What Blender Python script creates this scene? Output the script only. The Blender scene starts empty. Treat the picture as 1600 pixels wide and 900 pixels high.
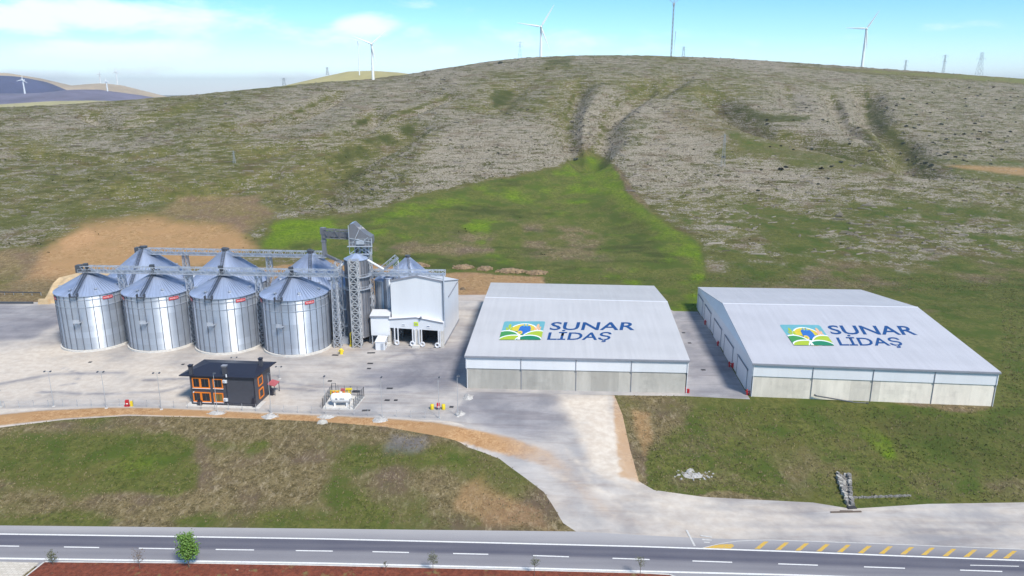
import bpy, math, random
import numpy as np
from mathutils import Vector, Matrix, geometry
random.seed(7)
rng = np.random.default_rng(7)
SC = bpy.context.scene
COL = SC.collection
R_ = math.radians
# ---------------------------------------------------------------- camera geometry
FPX, CAMH, HOR = 1150.0, 76.0, 140.0
PIT = math.atan((450-HOR)/FPX)
CAM = np.array([0, 0, CAMH])
Fw = np.array([0, math.cos(PIT), -math.sin(PIT)])
Up = np.array([0, math.sin(PIT), math.cos(PIT)])
Rt = np.array([1.0, 0, 0])
def ray(px, py):
    return Fw*FPX + Rt*(px-800) + Up*(450-py)
def P(px, py, z=0.0):
    d = ray(px, py); return CAM + d*((z-CAMH)/d[2])
def PY(px, py, y):
    d = ray(px, py); return CAM + d*(y/d[1])
def PP(px, py, o, n):
    d = ray(px, py); n = np.array(n, float)
    return CAM + d*(np.dot(np.array(o)-CAM, n)/np.dot(d, n))
def proj(q):
    q = np.asarray(q, float)-CAM
    z = q@Fw; z = np.where(z > 1, z, 1)
    return 800+FPX*(q@Rt)/z, 450-FPX*(q@Up)/z
def hfit(x, y, py):
    hs = np.arange(0, 60, .05)
    v = proj(np.stack([np.full_like(hs, x), np.full_like(hs, y), hs], 1))[1]
    return float(hs[np.argmin(abs(v-py))])
# ---------------------------------------------------------------- numpy noise
def _hash(i, j, s):
    n = (i*374761393 + j*668265263 + s*1274126177) & 0x7fffffff
    n = ((n ^ (n >> 13))*1274126177) & 0x7fffffff
    return ((n ^ (n >> 16)) & 0xffff)/65535.0
def vnoise(x, y, s=0):
    xi = np.floor(x).astype(np.int64); yi = np.floor(y).astype(np.int64)
    fx = x-xi; fy = y-yi
    fx = fx*fx*(3-2*fx); fy = fy*fy*(3-2*fy)
    a = _hash(xi, yi, s); b = _hash(xi+1, yi, s); c = _hash(xi, yi+1, s); d = _hash(xi+1, yi+1, s)
    return (a*(1-fx)+b*fx)*(1-fy) + (c*(1-fx)+d*fx)*fy
def fbm(x, y, s=0, o=4):
    t = 0; a = .5; m = 0
    for k in range(o):
        t = t+a*vnoise(x*2**k, y*2**k, s+k*17); m += a; a *= .5
    return t/m
def sstep(a, b, x):
    t = np.clip((x-a)/(b-a), 0, 1); return t*t*(3-2*t)
# ---------------------------------------------------------------- terrain height
SKY = [(-500,196),(-200,182),(0,168),(100,163),(200,156),(300,148),(400,138.5),(500,128.5),(580,123),(640,115.5),(700,105.5),(760,96.5),(812,90.5),(870,87.5),(930,86),(1000,86.3),(1080,88.5),(1150,91.5),(1250,98),(1350,105),(1450,112),(1600,123),(1800,135),(2100,150)]
CR = {-500:560,0:640,400:760,640:850,900:900,1200:980,1600:1080,2100:1100}
_s = []; _yc = []; _zc = []
for px, py in SKY:
    D = float(np.interp(px, sorted(CR), [CR[k] for k in sorted(CR)]))
    q = PY(px, py, D); _s.append(q[0]/q[1]); _yc.append(D); _zc.append(q[2])
_s = np.array(_s); _yc = np.array(_yc); _zc = np.array(_zc)
def line_w(pts, z):
    q = np.array([P(a, b, z) for a, b in pts]); return q[:, 0], q[:, 1]
TX, TY = line_w([(-400,664),(0,664),(150,652),(300,652),(450,659),(600,669),(680,684),(720,668),(735,625),(960,620),(1073,620),(1172,625),(1550,641),(1700,643),(2100,650)], 0)
BX, BY = line_w([(-400,812),(0,817),(500,822),(880,826),(960,808),(1020,782),(1100,780),(1600,789),(2100,800)], -3)
GUL = [([(905,128),(885,180),(888,212),(908,232),(918,246)], 9, 7),
       ([(1015,128),(960,165),(945,178),(944,205),(930,228),(918,246)], 10, 8),
       ([(1118,150),(1150,172),(1195,203),(1250,213),(1330,236),(1400,250),(1440,262)], 9, 9),
       ([(1352,138),(1356,165),(1360,188),(1405,212),(1420,238),(1440,260)], 10, 9),
       ([(800,138),(780,160),(770,168)], 10, 4),
       ([(640,200),(560,230),(505,262),(495,300)], 16, 7),
       ([(530,146),(440,186),(360,202)], 7, 7),
       ([(585,175),(565,192),(530,208),(450,228),(400,238)], 8, 7),
       ([(300,166),(185,194),(140,176)], 7, 6),
       ([(915,246),(930,300),(960,380)], 30, 3),
       ([(1230,140),(1240,165)], 8, 3),
       ([(60,238),(160,250),(260,236)], 7, 5),
       ([(700,150),(620,180),(560,192)], 8, 5), ([(420,270),(330,300),(200,300)], 9, 5), ([(1060,120),(1020,145)], 7, 5), ([(1300,150),(1330,200),(1400,232)], 7, 6)]
def crest(s):
    return np.interp(s, _s, _yc), np.interp(s, _s, _zc)
def seg_dist(x, y, pl):
    best = np.full(x.shape, 1e9)
    for (ax, ay), (bx, by) in zip(pl[:-1], pl[1:]):
        dx, dy = bx-ax, by-ay; L = dx*dx+dy*dy
        t = np.clip(((x-ax)*dx+(y-ay)*dy)/L, 0, 1)
        best = np.minimum(best, np.hypot(x-ax-t*dx, y-ay-t*dy))
    return best
Y0 = 300.0
def hill0(x, y):
    ys = np.maximum(y, 1.0); s = x/ys
    yc, zc = crest(s)
    t = (y-Y0)/(yc-Y0)
    tc = np.clip(t, 0, 1)
    p = .62*tc**1.12 + .38*(tc*tc*(3-2*tc))
    rdg = 1-abs(2*fbm(x/170+3, y/420, 5, 3)-1)
    und = ((fbm(x/140+3, y/140, 5, 3)-.5)*9+(rdg-.7)*16)*np.clip(4*tc*(1-tc), 0, 1)
    h = zc*p+und
    over = np.clip(y-yc, 0, None)
    h = np.where(t > 1, zc-over*.05-over**2*2.2e-4, h)
    return np.where(t <= 0, 0, np.maximum(h, -12))
GW = []
def ground_h(x, y):
    x = np.asarray(x, float); y = np.asarray(y, float)
    h = hill0(x, y)
    far = y > Y0
    if GW:
        hh = np.zeros_like(h)
        for pl, w, dep in GW:
            d = seg_dist(x, y, pl)
            hh = np.maximum(hh, dep*np.exp(-(d/w)**2))
        tt = sstep(Y0+10, Y0+90, y)
        h = h-hh*tt*sstep(0, 1, (crest(x/np.maximum(y,1))[0]-y)/40)
    yt = np.interp(x, TX, TY); yb = np.interp(x, BX, BY)
    t = np.clip((yt-y)/np.maximum(yt-yb, 8), 0, 1)
    low = -3*(t*t*(3-2*t)*.5+t*.5)
    rough = (fbm(x/9, y/9, 2, 3)-.5)*.7*np.clip(4*t*(1-t), 0, 1)
    return h+low+rough
def G(px, py):
    d = ray(px, py)
    ys = np.concatenate([np.arange(60, 340, .25), np.arange(340, 1400, 1.0)])
    q = CAM[None]+d[None]*(ys/d[1])[:, None]
    f = q[:, 2]-ground_h(q[:, 0], q[:, 1])
    k = np.argmax(f < 0)
    if f[k] >= 0: k = len(ys)-1
    a = q[k].copy(); a[2] = ground_h(a[0:1], a[1:2])[0]
    return a
GUL2 = []
for pl, wpx, dep in GUL:
    dep *= 1.9; w = [G(a, b)[:2] for a, b in pl]
    mid = w[len(w)//2][1]
    GW_tmp = (w, wpx*mid/FPX*2.8, dep)
    GUL2.append((pl, wpx, dep, GW_tmp))
GUL = GUL2; GW = [g[3] for g in GUL]
def gz(x, y): return float(ground_h(np.array([x]), np.array([y]))[0])
# ---------------------------------------------------------------- mesh builder
class MB:
    def __init__(s): s.v = []; s.f = []; s.m = []
    def add(s, vs, fs, m=0):
        o = len(s.v); s.v += [tuple(map(float, q)) for q in vs]
        s.f += [tuple(i+o for i in f) for f in fs]; s.m += [m]*len(fs); return s
    def quad(s, a, b, c, d, m=0): return s.add([a, b, c, d], [(0, 1, 2, 3)], m)
    def box(s, c, d, m=0, rz=0, taper=1):
        x, y, z = d[0]/2, d[1]/2, d[2]/2; ca, sa = math.cos(rz), math.sin(rz); vs = []
        for k, t in ((-z, 1), (z, taper)):
            for a, b in ((-x, -y), (x, -y), (x, y), (-x, y)):
                a *= t; b *= t
                vs.append((c[0]+a*ca-b*sa, c[1]+a*sa+b*ca, c[2]+k))
        return s.add(vs, [(0,3,2,1),(4,5,6,7),(0,1,5,4),(1,2,6,5),(2,3,7,6),(3,0,4,7)], m)
    def hexa(s, b4, t4, m=0):
        return s.add(list(b4)+list(t4), [(0,3,2,1),(4,5,6,7),(0,1,5,4),(1,2,6,5),(2,3,7,6),(3,0,4,7)], m)
    def cyl(s, a, b, r0, r1=None, n=10, m=0, caps=True):
        r1 = r0 if r1 is None else r1
        a = Vector(a); b = Vector(b); d = (b-a).normalized()
        u = d.orthogonal().normalized(); w = d.cross(u); vs = []
        for p, r in ((a, r0), (b, r1)):
            for k in range(n):
                t = 2*math.pi*k/n; vs.append(p+u*(r*math.cos(t))+w*(r*math.sin(t)))
        fs = [(k, (k+1) % n, n+(k+1) % n, n+k) for k in range(n)]
        if caps: fs += [tuple(range(n-1, -1, -1)), tuple(range(n, 2*n))]
        return s.add(vs, fs, m)
    def bar(s, a, b, w, h=None, m=0):
        h = h or w; a = Vector(a); b = Vector(b); d = (b-a)
        if d.length < 1e-6: return s
        d.normalize(); u = d.cross(Vector((0, 0, 1)))
        u = u.normalized() if u.length > .02 else Vector((1, 0, 0)); v = u.cross(d).normalized()
        q = lambda p: [p-u*w/2-v*h/2, p+u*w/2-v*h/2, p+u*w/2+v*h/2, p-u*w/2+v*h/2]
        return s.hexa(q(a), q(b), m)
    def lathe(s, prof, n=32, m=0, c=(0, 0, 0), a0=0):
        vs = []; fs = []
        for r, z in prof:
            for k in range(n):
                t = a0+2*math.pi*k/n; vs.append((c[0]+r*math.cos(t), c[1]+r*math.sin(t), c[2]+z))
        for j in range(len(prof)-1):
            for k in range(n):
                fs.append((j*n+k, j*n+(k+1) % n, (j+1)*n+(k+1) % n, (j+1)*n+k))
        return s.add(vs, fs, m)
    def poly(s, pts, m=0):
        return s.add(pts, [tuple(range(len(pts)))], m)
    def slab(s, pts, z0, z1, m=0):
        n = len(pts)
        vs = [(p[0], p[1], z0) for p in pts]+[(p[0], p[1], z1) for p in pts]
        fs = [tuple(range(n, 2*n)), tuple(range(n-1, -1, -1))]+[(k, (k+1) % n, n+(k+1) % n, n+k) for k in range(n)]
        return s.add(vs, fs, m)
    def truss(s, a, b, w, h, step, t=.12, m=0):
        """box lattice girder from a to b (bottom centre line)"""
        a = Vector(a); b = Vector(b); d = b-a; L = d.length; d.normalize()
        u = d.cross(Vector((0, 0, 1))).normalized(); v = u.cross(d).normalized()
        n = max(1, round(L/step)); P4 = []
        for k in range(n+1):
            c = a+d*(L*k/n); P4.append([c-u*w/2, c+u*w/2, c+u*w/2+v*h, c-u*w/2+v*h])
        for j in range(4): s.bar(P4[0][j], P4[-1][j], t*1.5, t*1.5, m)
        for k in range(n+1):
            for j in range(4): s.bar(P4[k][j], P4[k][(j+1) % 4], t, t, m)
        for k in range(n):
            for j in range(4):
                p, q = (j, (j+1) % 4) if k % 2 else ((j+1) % 4, j)
                s.bar(P4[k][p], P4[k+1][q], t, t, m)
        return s
    def mast(s, c, w0, w1, z0, z1, step, t=.1, m=0):
        """vertical lattice tower"""
        n = max(1, round((z1-z0)/step)); L = []
        for k in range(n+1):
            z = z0+(z1-z0)*k/n; w = (w0+(w1-w0)*k/n)/2
            L.append([(c[0]-w, c[1]-w, z), (c[0]+w, c[1]-w, z), (c[0]+w, c[1]+w, z), (c[0]-w, c[1]+w, z)])
        for j in range(4): s.bar(L[0][j], L[-1][j], t*1.4, t*1.4, m)
        for k in range(n):
            for j in range(4):
                i = (j+1) % 4
                s.bar(L[k+1][j], L[k+1][i], t, t, m); s.bar(L[k][j], L[k+1][i], t, t, m); s.bar(L[k][i], L[k+1][j], t, t, m)
        return s
    def build(s, name, mats, parent=None, smooth=False, attr=None):
        me = bpy.data.meshes.new(name); me.from_pydata(s.v, [], s.f)
        for x in (mats if isinstance(mats, (list, tuple)) else [mats]): me.materials.append(x)
        me.polygons.foreach_set('material_index', s.m)
        if smooth: me.polygons.foreach_set('use_smooth', [True]*len(s.f))
        me.update()
        o = bpy.data.objects.new(name, me); COL.objects.link(o)
        if parent is not None: o.parent = parent
        return o
def tag(o, label=None, cat=None, group=None, kind=None):
    if label: o['label'] = label
    if cat: o['category'] = cat
    if group: o['group'] = group
    if kind: o['kind'] = kind
    return o
def thing(name, label, cat, loc=(0, 0, 0), rz=0, group=None):
    o = bpy.data.objects.new(name, None); COL.objects.link(o)
    o.empty_display_size = .5; o.location = tuple(map(float, loc)); o.rotation_euler = (0, 0, rz)
    return tag(o, label, cat, group)
def dup(root, loc=None, rz=None, label=None, group=None):
    def cp(o, par):
        c = o.copy(); COL.objects.link(c)
        if par is not None: c.parent = par
        for ch in [k for k in o.children]: cp(ch, c)
        return c
    c = cp(root, None)
    if loc is not None: c.location = tuple(map(float, loc))
    if rz is not None: c.rotation_euler = (0, 0, rz)
    return tag(c, label, None, group)
def single(name, mb, mats, label, cat, loc=(0, 0, 0), rz=0, group=None, smooth=False):
    o = mb.build(name, mats, None, smooth); o.location = tuple(map(float, loc)); o.rotation_euler = (0, 0, rz)
    return tag(o, label, cat, group)
# ---------------------------------------------------------------- materials
def srgb(r, g, b, k=1.0):
    f = lambda c: ((c/255+.055)/1.055)**2.4 if c > 10 else c/255/12.92
    return (f(r)*k, f(g)*k, f(b)*k, 1)
class NT:
    def __init__(s, name):
        s.mat = bpy.data.materials.new(name); s.mat.use_nodes = True
        s.t = s.mat.node_tree; s.b = s.t.nodes['Principled BSDF']
    def n(s, typ, **kw):
        nd = s.t.nodes.new(typ)
        for k, v in kw.items():
            if k[0] == '_': setattr(nd, k[1:], v)
        return nd
    def lk(s, a, b): s.t.links.new(a, b)
    def inp(s, sock, val):
        if hasattr(val, 'is_output') or isinstance(val, bpy.types.NodeSocket): s.lk(val, sock)
        else: sock.default_value = val
    def coord(s, kind='Object'): return s.n('ShaderNodeTexCoord').outputs[kind]
    def mapping(s, v, sc=(1, 1, 1), rot=(0, 0, 0), loc=(0, 0, 0)):
        m = s.n('ShaderNodeMapping'); s.lk(v, m.inputs[0]); m.inputs['Scale'].default_value = sc; m.inputs['Rotation'].default_value = rot; m.inputs['Location'].default_value = loc
        return m.outputs[0]
    def noise(s, v, scale, detail=4, rough=.55, dist=0):
        m = s.n('ShaderNodeTexNoise'); s.lk(v, m.inputs['Vector'])
        m.inputs['Scale'].default_value = scale; m.inputs['Detail'].default_value = detail
        m.inputs['Roughness'].default_value = rough; m.inputs['Distortion'].default_value = dist
        return m.outputs['Fac']
    def math(s, op, a, b=0.0, c=0.0, clamp=False):
        m = s.n('ShaderNodeMath', _operation=op); m.use_clamp = clamp
        for i, x in enumerate((a, b, c)): s.inp(m.inputs[i], x)
        return m.outputs[0]
    def step(s, x, a, b):
        m = s.n('ShaderNodeMapRange', _interpolation_type='SMOOTHSTEP')
        s.inp(m.inputs[0], x); m.inputs[1].default_value = a; m.inputs[2].default_value = b
        return m.outputs[0]
    def mix(s, f, a, b, mode='MIX'):
        m = s.n('ShaderNodeMix', _data_type='RGBA', _blend_type=mode)
        s.inp(m.inputs[0], f); s.inp(m.inputs[6], a); s.inp(m.inputs[7], b)
        return m.outputs[2]
    def attr(s, name):
        a = s.n('ShaderNodeAttribute'); a.attribute_name = name; return a
    def bump(s, h, st=.3, d=.1):
        b = s.n('ShaderNodeBump'); b.inputs['Strength'].default_value = st; b.inputs['Distance'].default_value = d
        s.lk(h, b.inputs['Height']); s.lk(b.outputs[0], s.b.inputs['Normal'])
def M(name, col, rough=.6, metal=0.0, var=.12, scale=.6, stretch=(1, 1, 1), spec=.5, bump=0, coat=0):
    t = NT(name); c = t.coord()
    v = t.mapping(c, stretch)
    n = t.noise(v, scale, 5, .6); n2 = t.noise(v, scale*7, 3, .6)
    k = t.math('ADD', t.math('MULTIPLY', n, .7), t.math('MULTIPLY', n2, .3))
    k = t.step(k, .3, .7)
    col = tuple(col[:3])
    lo = tuple(x*(1-var) for x in col)+(1,); hi = tuple(min(1, x*(1+var)) for x in col)+(1,)
    t.lk(t.mix(k, lo, hi), t.b.inputs['Base Color'])
    t.inp(t.b.inputs['Roughness'], t.math('ADD', t.math('MULTIPLY', n2, .15), rough-.07))
    t.b.inputs['Metallic'].default_value = metal
    t.b.inputs['Specular IOR Level'].default_value = spec
    if bump: t.bump(n2, bump, .05)
    return t.mat
def galv(name, base, rough=.42, metal=.75, aniso=.93):
    """galvanised sheet: panel tone attribute + faint streaks"""
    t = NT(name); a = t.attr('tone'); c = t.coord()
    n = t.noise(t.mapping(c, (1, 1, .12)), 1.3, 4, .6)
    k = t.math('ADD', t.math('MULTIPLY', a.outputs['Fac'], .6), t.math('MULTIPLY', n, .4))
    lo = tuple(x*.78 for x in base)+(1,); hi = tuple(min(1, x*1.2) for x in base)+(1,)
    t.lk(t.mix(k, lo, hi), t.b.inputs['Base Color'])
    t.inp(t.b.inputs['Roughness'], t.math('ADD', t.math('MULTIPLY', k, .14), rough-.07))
    t.b.inputs['Metallic'].default_value = metal
    tg = t.n('ShaderNodeTangent', _direction_type='RADIAL', _axis='Z'); t.lk(tg.outputs[0], t.b.inputs['Tangent']); t.b.inputs['Anisotropic'].default_value = aniso; t.b.inputs['Anisotropic Rotation'].default_value = .25
    w = t.n('ShaderNodeTexWave', _bands_direction='Z'); w.inputs['Scale'].default_value = 2.0
    t.lk(c, w.inputs[0]); t.bump(w.outputs['Fac'], .12, .03)
    return t.mat
m_galv = galv('galvanised_sheet', (.58, .63, .71), .50, .68, .9)
m_galvroof = galv('galvanised_roof_sheet', (.43, .51, .68), .40, .5, 0)
m_galvold = galv('dull_galvanised_sheet', (.25, .25, .27), .5, .5)
m_seam = M('galvanised_stiffener', (.20, .22, .27), .5, .6)
m_steel = M('grey_steel', (.50, .54, .61), .5, .5)
m_steeldk = M('dark_steel', (.10, .11, .13), .5, .5)
m_white = M('white_cladding', (.66, .68, .73), .45, 0, .05, .25, (1, 1, .2))
m_whitepanel = M('white_sandwich_panel', (.68, .70, .74), .4, 0, .04, .3, (1, 1, .15))
m_trim = M('grey_flashing', (.24, .25, .29), .5)
m_concbase = M('pale_concrete', (.58, .56, .53), .85, 0, .15, 1.2, bump=.2)
m_red = M('red_paint', (.50, .02, .03), .4, 0, .1)
m_redlt = M('faded_red_canopy', (.42, .10, .11), .5)
m_yel = M('yellow_paint', (.75, .58, .03), .45)
m_lime = M('lime_sign', (.60, .75, .02), .5)
m_lettw = M('white_lettering', (.8, .8, .8), .5, 0, .02)
m_dark = M('black_rubber', (.02, .02, .022), .7)
m_blue = M('blue_lettering', (.006, .055, .20), .5, 0, .06)
m_orange = M('orange_window_frame', (.75, .20, .015), .45)
m_anth = M('anthracite_cladding', (.055, .058, .075), .5, 0, .1, 1)
m_navy = M('dark_roof_sheet', (.017, .018, .032), .42, 0, .12, .8)
m_pole = M('galvanised_pole', (.50, .52, .55), .5, .4)
m_tank = M('white_tank_paint', (.78, .78, .78), .35, 0, .04)
m_turb = M('turbine_white', (.80, .83, .84), .4, 0, .03)
m_turbg = M('turbine_red_band', (.5, .25, .2), .5)
m_bark = M('bark', (.12, .09, .07), .9, 0, .25, 6)
m_kerb = M('kerb_concrete', (.55, .53, .50), .85, 0, .15, 1)
m_rubble = M('white_rubble', (.40, .385, .37), .9, 0, .35, 2, bump=.6)
m_cover = M('iron_cover', (.05, .05, .055), .6, .3)
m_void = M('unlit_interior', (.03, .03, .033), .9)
def glassm():
    t = NT('window_glass'); t.b.inputs['Base Color'].default_value = (.02, .025, .035, 1)
    t.b.inputs['Roughness'].default_value = .12; t.b.inputs['Specular IOR Level'].default_value = .6
    return t.mat
m_glass = glassm()
def amber():
    return M('curtained_glass', (.16, .12, .04), .3, 0, .3, 1.5, (1, 1, .2))
m_amber = amber()
def leafm(name, col, tr=.25):
    t = NT(name); c = t.coord(); n = t.noise(c, 2.2, 3)
    oi = t.attr('tone')
    k = t.math('ADD', t.math('MULTIPLY', n, .4), t.math('MULTIPLY', oi.outputs['Fac'], .6))
    t.lk(t.mix(k, tuple(x*.45 for x in col)+(1,), tuple(x*1.5 for x in col)+(1,)), t.b.inputs['Base Color'])
    t.b.inputs['Roughness'].default_value = .6
    t.b.inputs['Transmission Weight'].default_value = 0
    return t.mat
m_leaf = leafm('fresh_leaf', (.10, .205, .025))
m_leafdull = leafm('dull_leaf', (.09, .10, .045))
m_shrub = leafm('dark_shrub', (.03, .04, .02))
def concwall(name, base, seed, streak=.5):
    """board-marked precast concrete wall: panel blocks, stains"""
    t = NT(name); c = t.coord()
    br = t.n('ShaderNodeTexBrick'); t.lk(t.mapping(c, (1, 0, 0), loc=(seed, 0, 0)), br.inputs[0])
    sep = t.n('ShaderNodeSeparateXYZ'); t.lk(c, sep.inputs[0])
    cmb = t.n('ShaderNodeCombineXYZ'); t.lk(t.math('ADD', sep.outputs[0], seed), cmb.inputs[0]); t.lk(sep.outputs[2], cmb.inputs[1])
    t.lk(cmb.outputs[0], br.inputs[0])
    br.inputs['Scale'].default_value = 1; br.inputs['Brick Width'].default_value = 7.2; br.inputs['Row Height'].default_value = 8
    br.inputs['Mortar Size'].default_value = .02; br.offset = 0
    br.inputs['Color1'].default_value = (.0, .0, .0, 1); br.inputs['Color2'].default_value = (1, 1, 1, 1); br.inputs['Mortar'].default_value = (.3, .3, .3, 1)
    b2 = t.n('ShaderNodeTexBrick'); t.lk(cmb.outputs[0], b2.inputs[0])
    b2.inputs['Brick Width'].default_value = 1.3; b2.inputs['Row Height'].default_value = 1.1; b2.offset = 0; b2.inputs['Scale'].default_value = 1
    b2.inputs['Mortar Size'].default_value = .018; b2.inputs['Color1'].default_value = (.62, .62, .62, 1); b2.inputs['Color2'].default_value = (1, 1, 1, 1); b2.inputs['Mortar'].default_value = (.45, .45, .45, 1)
    n = t.noise(t.mapping(c, (.5, .5, .12)), 1.2, 6, .65)
    n2 = t.noise(t.mapping(c, (.09, .09, .12), loc=(seed*3, 0, 0)), 1.6, 4, .6)
    patch = t.step(n2, .5, .62)
    lo = tuple(x*.76 for x in base)+(1,); hi = tuple(min(1, x*1.12) for x in base)+(1,)
    k = t.math('ADD', t.math('MULTIPLY', br.outputs['Color'], .35), t.math('MULTIPLY', n, .65))
    col = t.mix(t.step(k, .2, .75), lo, hi)
    form = t.mix(t.math('MULTIPLY', patch, .8), (1, 1, 1, 1), b2.outputs['Color'])
    col = t.mix(.38, col, form, 'MULTIPLY')
    t.lk(col, t.b.inputs['Base Color']); t.b.inputs['Roughness'].default_value = .88
    return t.mat
m_conc1 = concwall('weathered_concrete_wall', (.45, .43, .39), 3.3)
m_conc2 = concwall('pale_concrete_wall', (.74, .685, .60), 11.7)
def roofm(name, base):
    """trapezoidal roof sheet: fine ribs down the slope"""
    t = NT(name); c = t.coord()
    n = t.noise(t.mapping(c, (1, .05, .3)), .9, 4, .6)
    n2 = t.noise(t.mapping(c, (.3, 1, .3)), .12, 4, .5)
    k = t.math('ADD', t.math('MULTIPLY', n, .5), t.math('MULTIPLY', n2, .5))
    lo = tuple(x*.92 for x in base)+(1,); hi = tuple(min(1, x*1.06) for x in base)+(1,)
    t.lk(t.mix(t.step(k, .3, .7), lo, hi), t.b.inputs['Base Color']); t.b.inputs['Roughness'].default_value = .42
    br = t.n('ShaderNodeTexBrick'); sp = t.n('ShaderNodeSeparateXYZ'); t.lk(c, sp.inputs[0]); cb = t.n('ShaderNodeCombineXYZ'); t.lk(sp.outputs[0], cb.inputs[0]); t.lk(sp.outputs[1], cb.inputs[1]); t.lk(cb.outputs[0], br.inputs[0])
    br.inputs['Scale'].default_value = 1; br.inputs['Brick Width'].default_value = 1.05; br.inputs['Row Height'].default_value = 11.5; br.offset = 0; br.inputs['Mortar Size'].default_value = .05
    br.inputs['Color1'].default_value = (.93, .93, .93, 1); br.inputs['Color2'].default_value = (1.04, 1.04, 1.04, 1); br.inputs['Mortar'].default_value = (.86, .86, .87, 1)
    src = t.b.inputs['Base Color'].links[0].from_socket; t.lk(t.mix(.28, src, br.outputs[0], 'MULTIPLY'), t.b.inputs['Base Color'])
    w = t.n('ShaderNodeTexWave', _bands_direction='X'); w.inputs['Scale'].default_value = .9; t.lk(c, w.inputs[0])
    t.bump(w.outputs['Fac'], .04, .03)
    return t.mat
m_roof1 = roofm('white_roof_sheet', (.50, .49, .495))
m_roof2 = roofm('pale_lilac_roof_sheet', (.48, .475, .505))
# ---------------------------------------------------------------- ground cover masks
CH = ['green', 'dark', 'rock', 'orange', 'straw', 'gravel', 'bright', 'dust', 'stain']
def pin(u, v, poly):
    ins = np.zeros(u.shape, bool); n = len(poly)
    for i in range(n):
        (ax, ay), (bx, by) = poly[i], poly[(i+1) % n]
        c = ((ay > v) != (by > v))
        with np.errstate(divide='ignore', invalid='ignore'):
            ins ^= c & (u < (bx-ax)*(v-ay)/((by-ay) if by != ay else 1e-9)+ax)
    return ins
def soft(u, v, poly, s):
    d = seg_dist(u, v, list(poly)+[poly[0]])
    d = np.where(pin(u, v, poly), d, -d)
    return sstep(-s, s, d)
def ell(u, v, cx, cy, rx, ry, s=.5):
    return 1-sstep(1-s, 1+s, np.hypot((u-cx)/rx, (v-cy)/ry))
YARD = [(-420,641),(0,640),(100,637),(200,636),(300,640),(400,644),(500,648),(600,653),(702,658),(730,612),(900,617),(1073,619),(1172,624),(1100,500),(1090,487),(1052,486),(1000,463),(860,460),(715,461),(600,461),(90,472),(-420,474)]
TRACK = [(-420,641),(0,640),(100,637),(200,636),(300,640),(400,644),(500,648),(600,653),(702,658),(760,678),(830,705),(860,730),(850,770),(780,717),(720,692),(600,667),(500,659),(400,655),(300,652),(200,650),(100,656),(0,668),(-420,690)]
ACCESS = [(702,658),(730,612),(900,617),(960,618),(973,650),(985,705),(998,752),(1022,766),(1100,777),(1270,786),(1330,796),(1450,788),(1600,786),(2100,800),(2100,905),(905,834),(880,818),(862,788),(850,770),(860,730),(830,705),(760,678)]
OR_TR0 = [(-420,668),(0,652),(60,646),(160,641),(260,642),(400,649),(500,653),(600,657),(680,664),(740,676),(800,690),(850,708),(880,730),(830,722),(780,706),(720,688),(600,664),(500,658.5),(300,650),(200,646),(100,652),(0,662),(-420,690)]
OR_TR = [(-420,663),(0,648),(60,642),(160,637),(260,638),(400,645),(500,649),(600,653.5),(680,660),(740,671),(800,684),(860,706),(910,738),(850,728),(780,709),(720,691),(600,667),(500,660),(300,651),(200,648),(100,654),(0,665),(-420,692)]
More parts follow.
